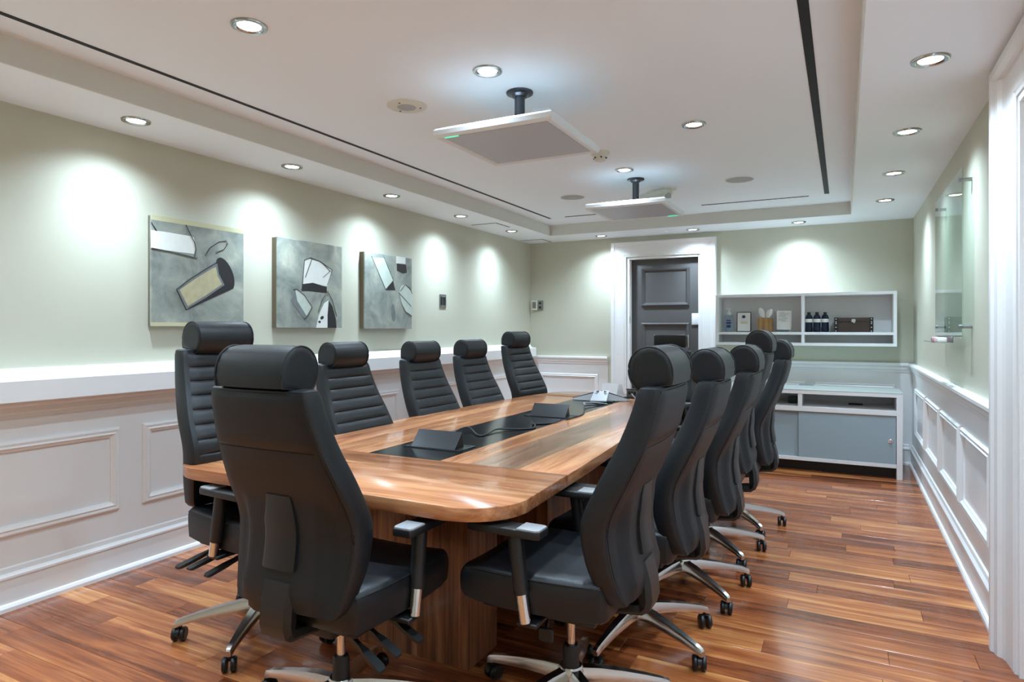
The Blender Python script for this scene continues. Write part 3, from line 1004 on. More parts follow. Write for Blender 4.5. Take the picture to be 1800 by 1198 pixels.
    bm = bmesh.new(); lathe(bm, [(0, 0.088), (0.040, 0.088), (0.046, 0.10), (0.046, 0.140), (0.038, 0.152), (0, 0.152)], 20); finish('hub', bm, M['alu'], root, True)
    for k in range(5):
        a = k * 2 * PI / 5
        lg = finish('star_leg', legbm.copy(), M['alu'], root, True); lg.rotation_euler = (0, 0, a)
        c = finish('caster', casbm.copy(), M['wheel'], lg, True); c.location = (0.335, 0, 0); c.rotation_euler = (0, 0, 1.3 + 2.1 * k)
    return root


legbm = star_leg(); casbm = caster_mesh()
chair0 = make_chair()
legbm.free(); casbm.free()
used = [False]


def chair(x, y, rz, label, back=0.0, seat=0.0, arm=0.0, base=0.0, group='black executive chairs'):
    o = chair0 if not used[0] else copy_tree(chair0)
    used[0] = True
    o.location = (x, y, 0); o.rotation_euler = (0, 0, rz)
    up = ('seat', 'seat_pan', 'tilt_mechanism', 'lever', 'tension_crank', 'back_bar', 'armrest', 'backrest', 'headrest', 'gas_lift')
    k = 0
    for c in o.children:
        n = c.name.split('.')[0]
        if n in up: c.location.z = seat + (back if n in ('backrest', 'headrest') else 0) + (arm if n == 'armrest' else 0)
        if n == 'star_leg':
            c.rotation_euler.z = base + k * 2 * PI / 5; k += 1
        if n == 'armrest':
            for q in c.children:
                if q.name.split('.')[0] in ('chrome_tube', 'arm_bracket'): q.location.z = -arm
    return tag(o, label, 'chair', group)


R = math.radians
# along the canvas side, facing the glass board
CAN = 'black executive chairs on the canvas side'
GLA = 'black executive chairs on the glass board side'
chair(-2.26, 2.01, R(-4), 'black executive chair with high-raised back at the near corner, canvas side of the table', 0.085, 0.025, -0.035, R(13), CAN)
chair(-2.27, 2.88, R(-1), 'second black executive chair from the near table end, canvas side', 0.0, 0.0, -0.01, R(20), CAN)
chair(-2.30, 3.68, R(-3), 'middle black executive chair of the five on the canvas side of the table', -0.008, 0.0, -0.01, R(40), CAN)
chair(-2.30, 4.35, R(-3), 'fourth black executive chair from the near table end, canvas side', -0.008, 0.0, -0.01, R(5), CAN)
chair(-2.30, 5.13, R(-5), 'black executive chair at the far table corner nearest the grey door, canvas side', 0.052, 0.0, -0.01, R(5), CAN)
# along the glass board side, facing the canvases
chair(-0.845, 2.09, R(180), 'black executive chair at the near corner of the table, glass board side', 0.020, 0.004, -0.006, R(-6), GLA)
chair(-0.79, 2.695, R(180), 'second black executive chair from the near table end, glass board side', 0.0, 0.0, -0.005, R(8), GLA)
chair(-0.735, 3.32, R(180), 'middle black executive chair of the five on the glass board side', 0.0, 0.0, -0.005, R(-5), GLA)
chair(-0.735, 3.94, R(180), 'black executive chair with its back raised off the bar, glass board side', 0.070, 0.0, -0.005, R(-9), GLA)
chair(-0.68, 4.55, R(180), 'black executive chair at the far corner of the table, glass board side', 0.006, 0.0, -0.005, R(-14), GLA)
# head of the table
chair(-1.505, 1.665, R(90), 'black executive chair alone at the near head of the table', 0.030, 0.0, -0.010, R(18))
# far head of the table: same frame, flat head pad on a bracket
fc = chair(-1.45, 5.60, R(-96), 'black chair with flat head pad at the far head of the table', 0.0, 0.0, -0.01, R(10))
for c in list(fc.children):
    if c.name.startswith('headrest'):
        for q in list(c.children): bpy.data.objects.remove(q)
        bpy.data.objects.remove(c)
bm = bmesh.new(); box(bm, (-0.325, 0, 1.205), (0.045, 0.31, 0.115), 0.018, 3); hp = finish('headrest', bm, M['leather'], fc, True)
bm = bmesh.new(); box(bm, (-0.352, 0.158, 1.205), (0.020, 0.010, 0.112), 0.004, 2); box(bm, (-0.352, -0.158, 1.205), (0.020, 0.010, 0.112), 0.004, 2)
box(bm, (-0.352, 0, 1.135), (0.016, 0.05, 0.10), 0.004, 1); finish('head_bracket', bm, M['alu'], hp, True)


# ---------------------------------------------------------------- conference table
ZTOP, TTH = 0.750, 0.046
CX = -1.755
lefts = [(1.74, -2.55), (2.33, -2.535), (3.2, -2.485), (4.2, -2.435), (4.98, -2.38), (5.45, -2.33)]
lx = lambda y: interp([p[0] for p in lefts], [p[1] for p in lefts], y)
rx = lambda y: 2 * CX - lx(y) + 0.02
table = empty('conference_table', (CX, 3.6, 0))
tag(table, 'long walnut conference table with rounded ends and a black centre strip', 'table')
YA, YZ, YN, YX = 1.735, 5.45, 2.33, 4.98


def arc(cx, cy, r, a0, a1, n=8):
    return [(cx + r * math.cos(R(a0 + (a1 - a0) * i / n)), cy + r * math.sin(R(a0 + (a1 - a0) * i / n))) for i in range(n + 1)]


def tpart(name, pts, m, z0=ZTOP - TTH, z1=ZTOP, bev=0.0):
    cx = sum(p[0] for p in pts) / len(pts); cy = sum(p[1] for p in pts) / len(pts)
    bm = bmesh.new(); prism(bm, [(x - cx, y - cy) for x, y in pts], z0, z1, bev)
    o = finish(name, bm, m, None, bev > 0, (cx, cy, 0))
    return under(o, table)


rr = 0.20
tpart('end_panel', arc(lx(YA) + rr, YA + rr, rr, 180, 270) + arc(rx(YA) - rr, YA + rr, rr, 270, 360) + [(rx(YN), YN - 0.0005), (lx(YN), YN - 0.0005)], M['walx'], bev=0.004)
rr = 0.24
tpart('end_panel', [(lx(YX), YX + 0.0005), (rx(YX), YX + 0.0005)] + arc(rx(YZ) - rr, YZ - rr, rr, 0, 90) + arc(lx(YZ) + rr, YZ - rr, rr, 90, 180), M['walx'], bev=0.004)
ys = [YN + (YX - YN) * i / 8 for i in range(9)]
SX0, SX1 = -1.940, -1.548
g = 0.0006
tpart('long_panel', [(lx(y), y) for y in ys] + [(-2.205 - g, y) for y in ys[::-1]], M['waly'], bev=0.003)
tpart('long_panel', [(-2.205, YN), (SX0 - g, YN), (SX0 - g, YX), (-2.205, YX)], M['waly'])
tpart('long_panel', [(SX1 + g, YN), (-1.395, YN), (-1.395, YX), (SX1 + g, YX)], M['waly'])
tpart('long_panel', [(-1.395 + g, YN), (-1.175, YN), (-1.175, YX), (-1.395 + g, YX)], M['wald'])
tpart('long_panel', [(-1.175 + g, y) for y in ys] + [(rx(y), y) for y in ys[::-1]], M['waly'], bev=0.003)
o = tpart('centre_strip', [(SX0, YN), (SX1, YN), (SX1, YX), (SX0, YX)], M['strip'], ZTOP - 0.03, ZTOP - 0.0008)
o['label'] = 'glossy black centre strip'
# pedestal blocks
def ped(x0, x1, y0, y1, name='pedestal', z1=ZTOP - TTH):
    return under(bx(name, x0, x1, y0, y1, 0.0, z1, M['walz'], None, 0.002, 1), table)


ped(-1.90, -1.285, 2.13, 2.36)
ped(-1.86, -1.50, 2.36, 2.72, 'spine_panel')
ped(-1.90, -1.215, 2.72, 3.20)
ped(-1.86, -1.50, 3.20, 4.40, 'spine_panel')
ped(-1.90, -1.30, 4.40, 4.85)


# pop-up power boxes on the strip
def power_box(x, y, label):
    root = empty('popup_power_box', (x, y, ZTOP))
    bm = bmesh.new()
    loops = []
    for cx, cy in ((-1, -1), (1, -1), (1, 1), (-1, 1), (-1, -1)):
        loops.append([Vector((cx * (0.16 - i), cy * (0.075 - i), z)) for i, z in ((0, 0), (0.001, 0.004), (0.018, 0.004), (0.02, 0.0))])
    loft(bm, loops, cap=False); bmesh.ops.remove_doubles(bm, verts=bm.verts, dist=1e-5)
    finish('flange', bm, M['matt'], root)
    bm = bmesh.new(); box(bm, (0, 0, 0.001), (0.282, 0.112, 0.003)); finish('socket_tray', bm, M['plastic'], root)
    # wedge-shaped pop-up body: sloping lid seen from the head of the table, upright socket face behind
    bm = bmesh.new()
    prof = [(-0.052, 0.003), (0.030, 0.003), (0.012, 0.066), (0.004, 0.068)]
    loft(bm, [[Vector((sx * 0.118, y_, z_)) for y_, z_ in prof] for sx in (-1, 1)]); finish('popup_body', bm, M['plastic'], root)
    bm = bmesh.new()
    lid = [(-0.060, 0.004), (-0.056, 0.003), (0.010, 0.074), (0.006, 0.077)]
    loft(bm, [[Vector((sx * 0.124, y_, z_)) for y_, z_ in lid] for sx in (-1, 1)]); finish('lid', bm, M['matt'], root)
    for sx in (-0.07, 0.0, 0.07):
        bm = bmesh.new(); box(bm, (sx, 0.024, 0.034), (0.04, 0.008, 0.030), 0.002, 1, Matrix.Rotation(0.28, 3, 'X')); finish('socket', bm, M['gun'], root)
    return tag(root, label, 'power box', 'pop-up power boxes')


power_box(-1.735, 2.605, 'black pop-up power box on the centre strip at the near end of the table')
power_box(-1.700, 3.86, 'black pop-up power box on the centre strip beside the silver speakerphone')
# power and data cable along the strip
bm = bmesh.new()
zc = ZTOP + 0.004
pts = [(-1.80, 2.70, zc + 0.004), (-1.84, 2.84, zc), (-1.875, 3.02, zc + 0.014), (-1.86, 3.09, zc + 0.012), (-1.72, 2.95, zc), (-1.70, 3.02, zc), (-1.715, 3.15, zc + 0.006), (-1.62, 3.24, zc), (-1.57, 3.31, zc), (-1.60, 3.40, zc + 0.006), (-1.635, 3.45, zc), (-1.55, 3.54, zc), (-1.540, 3.67, zc + 0.004), (-1.528, 3.76, zc), (-1.528, 3.98, zc), (-1.60, 4.20, zc), (-1.66, 4.38, zc + 0.008), (-1.62, 4.50, zc), (-1.60, 4.60, zc)]
tube(bm, smooth_path(pts, 5), 0.0042, 8)
tag(finish('power_cable', bm, M['cable'], None, True), 'thin black cable snaking along the black table strip', 'cable')
bm = bmesh.new()
pts = [(-1.66, 4.38, zc + 0.017), (-1.70, 4.46, zc + 0.02), (-1.665, 4.55, zc + 0.014), (-1.60, 4.58, zc + 0.008), (-1.585, 4.64, zc)]
tube(bm, smooth_path(pts, 5), 0.0034, 8)
tag(finish('phone_cable', bm, M['cabletie'], None, True), 'short grey cable looping out of the silver speakerphone', 'cable')

# speakerphone: central sloping slab with three dark loudspeaker wedges
sph = empty('speakerphone', (-1.70, 4.84, ZTOP), R(12))
def wedge(a, L_, w0, w1, h0, h1, name, m):
    bm = bmesh.new()
    rot = Matrix.Rotation(R(a), 4, 'Z')
    lo = [[Vector((0.02, -w0, 0.006)), Vector((0.02, w0, 0.006)), Vector((0.02, w0 * 0.6, h0)), Vector((0.02, -w0 * 0.6, h0))],
          [Vector((L_, -w1, 0.006)), Vector((L_, w1, 0.006)), Vector((L_, w1 * 0.8, h1)), Vector((L_, -w1 * 0.8, h1))]]
    loft(bm, [[rot @ p for p in l] for l in lo]); return finish(name, bm, m, sph)


wedge(170, 0.235, 0.075, 0.020, 0.070, 0.012, 'speaker_wing', M['grille'])
wedge(10, 0.215, 0.075, 0.020, 0.070, 0.012, 'speaker_wing', M['grille'])
wedge(90, 0.200, 0.070, 0.020, 0.070, 0.012, 'speaker_wing', M['grille'])
for a, L_ in ((170, 0.238), (10, 0.218), (90, 0.203)):
    bm = bmesh.new(); rot = Matrix.Rotation(R(a), 3, 'Z')
    tube(bm, [rot @ Vector((0.02, 0, 0.073)), rot @ Vector((L_, 0, 0.013))], [0.008, 0.004], 6); finish('wing_ridge', bm, M['plastic'], sph)
bm = bmesh.new()
loft(bm, [[Vector((-0.062, -0.185, 0.012)), Vector((0.062, -0.185, 0.012)), Vector((0.062, -0.185, 0.020)), Vector((-0.062, -0.185, 0.020))],
          [Vector((-0.058, 0.03, 0.066)), Vector((0.058, 0.03, 0.066)), Vector((0.058, 0.03, 0.078)), Vector((-0.058, 0.03, 0.078))]])
finish('keypad_slab', bm, M['silver'], sph)
bm = bmesh.new(); box(bm, (0, -0.02, 0.004), (0.20, 0.20, 0.008)); finish('foot', bm, M['plastic'], sph)
tag(sph, 'silver three-winged conference speakerphone on the table', 'speakerphone')
# white open note stand behind it
nt_ = empty('white_note_stand', (-1.745, 5.13, ZTOP), R(-20))
bm = bmesh.new(); box(bm, (0, 0.02, 0.055), (0.17, 0.004, 0.112), 0, 1, Matrix.Rotation(-0.30, 3, 'X')); finish('front_leaf', bm, M['pad_white'], nt_)
bm = bmesh.new(); box(bm, (0, 0.095, 0.055), (0.17, 0.004, 0.112), 0, 1, Matrix.Rotation(0.30, 3, 'X')); finish('rear_leaf', bm, M['pad_white'], nt_)
bm = bmesh.new(); box(bm, (0, 0.058, 0.002), (0.17, 0.11, 0.004)); finish('base', bm, M['pad_white'], nt_)
tag(nt_, 'white folded card stand behind the speakerphone', 'card stand')
# black connection box with sockets
cb = empty('connection_box', (-1.49, 5.14, ZTOP), R(-8))
bm = bmesh.new(); box(bm, (0, 0.03, 0.004), (0.24, 0.13, 0.008), 0.002, 1); finish('base', bm, M['matt'], cb)
bm = bmesh.new(); box(bm, (0, 0.03, 0.036), (0.23, 0.012, 0.058), 0.002, 1); finish('socket_face', bm, M['steel'], cb)
bm = bmesh.new(); box(bm, (0, 0.045, 0.067), (0.24, 0.05, 0.006), 0.002, 1); finish('lid', bm, M['matt'], cb)
bm = bmesh.new(); box(bm, (0, 0.055, 0.036), (0.23, 0.03, 0.056)); finish('rear_body', bm, M['matt'], cb)
for sx in (-0.09, -0.065, -0.04, 0.0, 0.04, 0.08):
    bm = bmesh.new(); box(bm, (sx, 0.022, 0.038), (0.018, 0.006, 0.028), 0.002, 1); finish('socket', bm, M['plastic'], cb)
tag(cb, 'black table connection box with a row of sockets near the far head chair', 'connection box')
for k, (a, b_) in enumerate((((-1.54, 5.135), (-1.42, 5.02)), ((-1.45, 5.125), (-1.29, 5.10)))):
    bm = bmesh.new()
    pts = [(a[0], a[1], ZTOP + 0.036), (a[0] + 0.02, a[1] - 0.05, ZTOP + 0.03), (a[0] + 0.06, a[1] - 0.08 - 0.02 * k, ZTOP + 0.006), (b_[0], b_[1] - 0.03, ZTOP + 0.005), (b_[0] + 0.05, b_[1] + 0.03, ZTOP + 0.005), (b_[0], b_[1] + 0.05, ZTOP + 0.012)]
    tube(bm, smooth_path(pts, 5), 0.0045, 8)
    tag(finish('patch_cable', bm, M['cable'] if k else M['cabletie'], None, True), ('black' if k else 'grey') + ' patch cable coiled beside the connection box', 'cable')


# ---------------------------------------------------------------- credenza
CY0, CY1, CX0, CX1 = 6.52, 7.10, -1.19, 0.456
cred = empty('credenza', ((CX0 + CX1) / 2, (CY0 + CY1) / 2, 0))
tag(cred, 'long low white credenza with frosted sliding glass doors', 'credenza')
def cpart(name, x0, x1, y0, y1, z0, z1, m, bev=0.0015):
    return under(bx(name, x0, x1, y0, y1, z0, z1, m, None, bev, 1), cred)


cpart('side_panel', CX1 - 0.046, CX1, CY0, CY1, 0, 0.716, M['lam'])
cpart('side_panel', CX0, CX0 + 0.046, CY0, CY1, 0, 0.716, M['lam'])
cpart('top', CX0, CX1, CY0, CY1, 0.716, 0.752, M['lam'])
cpart('glass_top', CX0, CX1, CY0 - 0.002, CY1, 0.752, 0.760, M['topglass'])
cpart('shelf', CX0 + 0.046, CX1 - 0.046, CY0 + 0.004, CY1, 0.556, 0.600, M['lam'])
cpart('bottom_panel', CX0 + 0.046, CX1 - 0.046, CY0 + 0.004, CY1, 0.100, 0.132, M['lam'])
cpart('back_panel', CX0 + 0.046, CX1 - 0.046, CY1 - 0.014, CY1, 0.100, 0.716, M['lam'])
cpart('divider', -0.378, -0.342, CY0 + 0.004, CY1 - 0.014, 0.600, 0.716, M['lam'])
cpart('divider', -0.378, -0.342, CY0 + 0.05, CY1 - 0.014, 0.132, 0.556, M['lam'])
cpart('kick_panel', CX0 + 0.046, CX1 - 0.046, CY0 + 0.10, CY0 + 0.115, 0.0, 0.100, M['matt'])
d = cpart('sliding_door', -0.372, CX1 - 0.050, CY0 + 0.008, CY0 + 0.014, 0.134, 0.546, M['frost'], 0)
k_ = bmesh.new(); lathe(k_, [(0, 0), (0.018, 0), (0.020, 0.004), (0.014, 0.010), (0.010, 0.010), (0.010, 0.005), (0, 0.005)], 24, Matrix.Translation((0.365, CY0 + 0.008, 0.331)) @ Matrix.Rotation(PI / 2, 4, 'X'))
under(finish('finger_pull', k_, M['chrome'], None, True), d)
cpart('sliding_door', CX0 + 0.050, -0.340, CY0 + 0.028, CY0 + 0.034, 0.134, 0.546, M['frost'], 0)
cpart('door_track', CX0 + 0.046, CX1 - 0.046, CY0 + 0.004, CY0 + 0.040, 0.546, 0.556, M['steel'], 0)
# on and in it
gr_ = bmesh.new(); box(gr_, (0, 0, 0.004), (0.13, 0.07, 0.008), 0.003, 2)
tag(finish('cable_grommet', gr_, M['cabletie'], None, True, (-0.33, 7.04, 0.760)), 'small grey cable grommet plate on the credenza glass top', 'grommet')
gb = empty('green_canister', (-0.435, 6.80, 0.600))
bm = bmesh.new(); box(bm, (0, 0, 0.035), (0.085, 0.085, 0.070), 0.008, 2); finish('body', bm, M['greenbox'], gb, True)
bm = bmesh.new(); box(bm, (0, 0, 0.082), (0.080, 0.080, 0.024), 0.008, 2); finish('lid', bm, M['clearbot'], gb, True)
tag(gb, 'dark green canister in the open compartment of the credenza', 'canister')
bm = bmesh.new(); box(bm, (0, 0, 0.006), (0.12, 0.06, 0.012), 0.003, 2)
tag(finish('card_tray', bm, M['plastic'], None, True, (0.10, 6.90, 0.600)), 'flat black tray lying in the right open compartment of the credenza', 'tray')
bm = bmesh.new(); box(bm, (0, 0, 0.03), (0.16, 0.16, 0.06), 0.01, 2)
tag(finish('stored_box', bm, M['plastic'], None, True, (-0.70, 6.75, 0.132)), 'dark blurred box behind the left frosted credenza door', 'box')

# ---------------------------------------------------------------- wall shelf
SY0, SY1, SXA, SXB, SZ0, SZ1 = 7.00, 7.298, -1.196, 0.444, 1.150, 1.672
shf = empty('wall_shelf', ((SXA + SXB) / 2, SY1, SZ0))
tag(shf, 'white open wall shelf unit with a low second tier beside the grey door', 'shelf')
def spart(name, x0, x1, y0, y1, z0, z1, m=M['lam']):
    return under(bx(name, x0, x1, y0, y1, z0, z1, m, None, 0.001, 1), shf)


spart('side_panel', SXA, SXA + 0.030, SY0, SY1, SZ0, SZ1)
spart('side_panel', SXB - 0.030, SXB, SY0, SY1, SZ0, SZ1)
spart('top_board', SXA + 0.030, SXB - 0.030, SY0, SY1, SZ1 - 0.028, SZ1)
spart('bottom_board', SXA + 0.030, SXB - 0.030, SY0, SY1, SZ0, SZ0 + 0.028)
spart('shelf_board', SXA + 0.030, SXB - 0.030, SY0 + 0.002, SY1, 1.258, 1.284)
spart('back_panel', SXA + 0.030, SXB - 0.030, SY1 - 0.012, SY1 - 0.001, SZ0 + 0.028, SZ1 - 0.028)
spart('divider', -0.374, -0.346, SY0 + 0.002, SY1 - 0.012, 1.284, SZ1 - 0.028)
spart('divider', -0.374, -0.346, SY0 + 0.002, SY1 - 0.012, SZ0 + 0.028, 1.258)
ZSH = 1.284
# gel bottle with pump
gel = empty('gel_pump_bottle', (-1.085, 7.15, ZSH))
bm = bmesh.new(); box(bm, (0, 0, 0.090), (0.086, 0.050, 0.180), 0.014, 3); finish('bottle', bm, M['clearbot'], gel, True)
bm = bmesh.new(); lathe(bm, [(0, 0.178), (0.018, 0.178), (0.018, 0.205), (0.006, 0.207), (0.006, 0.240), (0, 0.240)], 14); box(bm, (-0.012, 0, 0.245), (0.05, 0.016, 0.012), 0.003, 1); finish('pump', bm, M['offw'], gel, True)
bm = bmesh.new(); box(bm, (0, -0.0258, 0.095), (0.050, 0.0012, 0.020)); box(bm, (0, -0.0258, 0.060), (0.040, 0.0012, 0.030)); box(bm, (0.0, -0.0258, 0.120), (0.044, 0.0012, 0.012)); finish('printed_label', bm, M['bluelab'], gel)
tag(gel, 'clear hand gel bottle with white pump on the wall shelf', 'bottle')
# framed notice
fs = empty('framed_notice', (-0.935, 7.15, ZSH))
tilt = Matrix.Rotation(-0.08, 3, 'X')
bm = bmesh.new(); box(bm, (0, 0.01, 0.105), (0.142, 0.012, 0.208), 0.001, 1, tilt); finish('frame', bm, M['chestblk'], fs)
bm = bmesh.new(); box(bm, (0, 0.003, 0.105), (0.128, 0.003, 0.194), 0, 1, tilt); finish('sheet', bm, M['paper'], fs)
bm = bmesh.new(); lathe(bm, [(0, 0), (0.016, 0), (0.016, 0.0015), (0, 0.0015)], 16, Matrix.Translation((0, -0.003, 0.160)) @ Matrix.Rotation(PI / 2 - 0.08, 4, 'X')); finish('emblem', bm, M['bluelab'], fs)
bm = bmesh.new(); box(bm, (0, 0.0000, 0.094), (0.070, 0.0014, 0.006), 0, 1, tilt); box(bm, (0, 0.0012, 0.050), (0.040, 0.0014, 0.006), 0, 1, tilt); finish('highlight_line', bm, M['yellow'], fs)
bm = bmesh.new(); box(bm, (0, 0.0, 0.108), (0.060, 0.0014, 0.003), 0, 1, tilt); box(bm, (0, 0.0008, 0.076), (0.046, 0.0014, 0.003), 0, 1, tilt); finish('text_line', bm, M['greyprint'], fs)
bm = bmesh.new(); box(bm, (0, 0.05, 0.06), (0.06, 0.004, 0.125), 0, 1, Matrix.Rotation(0.35, 3, 'X')); finish('easel_back', bm, M['chestblk'], fs)
tag(fs, 'thin black framed white notice with round emblem on the wall shelf', 'framed notice')
# tissue box
tb = empty('tissue_box', (-0.722, 7.15, ZSH))
bm = bmesh.new(); box(bm, (0, 0, 0.0725), (0.138, 0.138, 0.145), 0.003, 1); finish('wood_box', bm, M['bamboo'], tb)
bm = bmesh.new(); box(bm, (0, 0, 0.1455), (0.07, 0.05, 0.002)); finish('opening', bm, M['slot'], tb)
bm = bmesh.new()
for s, lean in ((-1, -0.012), (1, 0.014)):
    lo = []
    for k, (w, z) in enumerate(((0.012, 0.140), (0.022, 0.165), (0.030, 0.190), (0.026, 0.225), (0.012, 0.248 if s < 0 else 0.236))):
        x0 = s * 0.020 + lean * k * 0.6
        lo.append([Vector((x0 - w, -0.004 - 0.006 * math.sin(k), z)), Vector((x0, -0.016, z)), Vector((x0 + w, -0.004, z)), Vector((x0 + w * 0.9, 0.006, z)), Vector((x0, -0.004, z)), Vector((x0 - w * 0.9, 0.006, z))])
    loft(bm, lo)
finish('tissue', bm, M['paper'], tb, True)
tag(tb, 'square bamboo tissue box with a white tissue sticking out', 'tissue box')
# menu sheet on a clear stand
mn = empty('printed_sheet_stand', (-0.543, 7.15, ZSH))
bm = bmesh.new(); box(bm, (0, 0.004, 0.122), (0.140, 0.003, 0.196), 0, 1, tilt); finish('sheet', bm, M['paper'], mn)
bm = bmesh.new()
for k in range(8): box(bm, (-0.02 + 0.012 * ((k * 5) % 3), 0.0018, 0.200 - 0.013 * k), (0.050 + 0.012 * ((k * 7) % 4), 0.0012, 0.003), 0, 1, tilt)
finish('text_line', bm, M['greyprint'], mn)
bm = bmesh.new(); prism(bm, [(-0.021, 0), (0.021, 0)] + [(0.021 * math.cos(a * PI / 8), 0.018 * math.sin(a * PI / 8)) for a in range(1, 8)], 0, 0.0015, 0, Matrix.Translation((0, 0.0035, 0.036)) @ Matrix.Rotation(PI / 2, 4, 'X')); finish('dark_logo', bm, M['ink'], mn)
bm = bmesh.new(); box(bm, (0, -0.005, 0.006), (0.085, 0.05, 0.012), 0.002, 1); box(bm, (0, 0.012, 0.02), (0.10, 0.006, 0.030), 0.001, 1); finish('clear_stand', bm, M['clearbot'], mn)
tag(mn, 'white printed sheet on a small clear stand between tissue box and shelf divider', 'sheet stand')


def bottle(x, y):
    root = empty('water_bottle', (x, y, ZSH))
    bm = bmesh.new()
    lathe(bm, [(0, 0), (0.030, 0), (0.034, 0.006), (0.034, 0.05), (0.0325, 0.055), (0.034, 0.06), (0.034, 0.095), (0.0335, 0.097), (0.0335, 0.133), (0.034, 0.135), (0.033, 0.150), (0.026, 0.166), (0.015, 0.178), (0.0135, 0.184), (0, 0.184)], 24)
    finish('body', bm, M['bluebot'], root, True)
    bm = bmesh.new(); lathe(bm, [(0.0340, 0.098), (0.0346, 0.098), (0.0346, 0.132), (0.0340, 0.132)], 24); finish('paper_label', bm, M['paper'], root, True)
    bm = bmesh.new(); lathe(bm, [(0, 0.182), (0.016, 0.182), (0.016, 0.198), (0.014, 0.200), (0, 0.200)], 16); finish('cap', bm, M['chestblk'], root, True)
    return root


b0 = bottle(-0.312, 7.16)
for k in range(3):
    b_ = b0 if k == 0 else copy_tree(b0)
    b_.location = (-0.312 + 0.074 * k, 7.16 - 0.01 * k, ZSH)
    tag(b_, ('navy water bottle with white band right beside the shelf divider', 'navy water bottle with white band in the middle of the three', 'navy water bottle with white band nearest the studded chest')[k], 'bottle', 'navy water bottles on the wall shelf')
# studded chest
ch = empty('studded_chest', (0.085, 7.15, ZSH))
bm = bmesh.new(); box(bm, (0, 0, 0.050), (0.322, 0.17, 0.100), 0.002, 1); finish('body', bm, M['darkchest'], ch)
bm = bmesh.new(); box(bm, (0, 0, 0.122), (0.330, 0.176, 0.042), 0.004, 2); finish('lid', bm, M['darkchest'], ch)
for s in (-1, 1):
    bm = bmesh.new(); box(bm, (s * 0.152, -0.002, 0.0715), (0.032, 0.180, 0.143), 0.002, 1); e_ = finish('corner_strip', bm, M['chestblk'], ch)
    for z in (0.012, 0.048, 0.084, 0.100, 0.128):
        bm = bmesh.new(); lathe(bm, [(0, 0.004), (0.004, 0.003), (0.0065, 0), (0, 0)], 10, Matrix.Translation((s * 0.152, -0.0922, z)) @ Matrix.Rotation(PI / 2, 4, 'X')); finish('stud', bm, M['chrome'], e_, True)
bm = bmesh.new(); box(bm, (0, -0.0905, 0.112), (0.034, 0.008, 0.030), 0.004, 1); box(bm, (0.004, -0.096, 0.098), (0.018, 0.010, 0.020), 0.004, 1); finish('clasp', bm, M['chrome'], ch, True)
tag(ch, 'dark brown studded chest with a silver clasp on the wall shelf', 'chest')


# ---------------------------------------------------------------- canvases on the left wall
def canvas(yc, wid, z0, z1, depth, seed, shapes, label):
    """shapes: (kind of paint, [(u, v)...]) with u to the right, v up, both 0..1 over the canvas"""
    H = z1 - z0
    root = empty('canvas_painting', (XL + 0.002, yc, z0))
    bm = bmesh.new(); box(bm, (depth / 2 - 0.004, 0, H / 2), (depth - 0.008, wid - 0.006, H - 0.006)); finish('stretcher', bm, M['stretch'], root)
    bm = bmesh.new(); box(bm, (depth - 0.007, 0, H / 2), (0.014, wid, H), 0.003, 1)
    finish('canvas', bm, canvas_mat('grey_green_canvas_%d' % seed, seed), root)
    lay = 0
    for item in shapes:
        kind = item[0]
        bm = bmesh.new()
        x0 = depth + 0.0004 + 0.0004 * lay
        if kind.startswith('line'):
            path = [Vector((x0, (u - 0.5) * wid, v * H)) for u, v in item[1]]
            tube(bm, path, 0.0022 if kind == 'line' else 0.0035, 5)
            finish('painted_line', bm, M['pblack'], root)
        else:
            pts = item[1]
            a = [bm.verts.new((x0, (u - 0.5) * wid, v * H)) for u, v in pts]
            b_ = [bm.verts.new((depth - 0.001, (u - 0.5) * wid, v * H)) for u, v in pts]
            bm.faces.new(a); bm.faces.new(b_[::-1])
            for i in range(len(a)):
                j = (i + 1) % len(a); bm.faces.new((a[i], a[j], b_[j], b_[i]))
            finish('painted_shape', bm, M[kind], root)
            lay += 1
    return tag(root, label, 'painting', 'canvases on the wall')


def ell(cu, cv, ru, rv, rot, n=24, a0=0, a1=360):
    out = []
    for i in range(n):
        a = R(a0 + (a1 - a0) * i / n)
        x, y = ru * math.cos(a), rv * math.sin(a)
        out.append((cu + x * math.cos(rot) - y * math.sin(rot), cv + x * math.sin(rot) + y * math.cos(rot)))
    return out


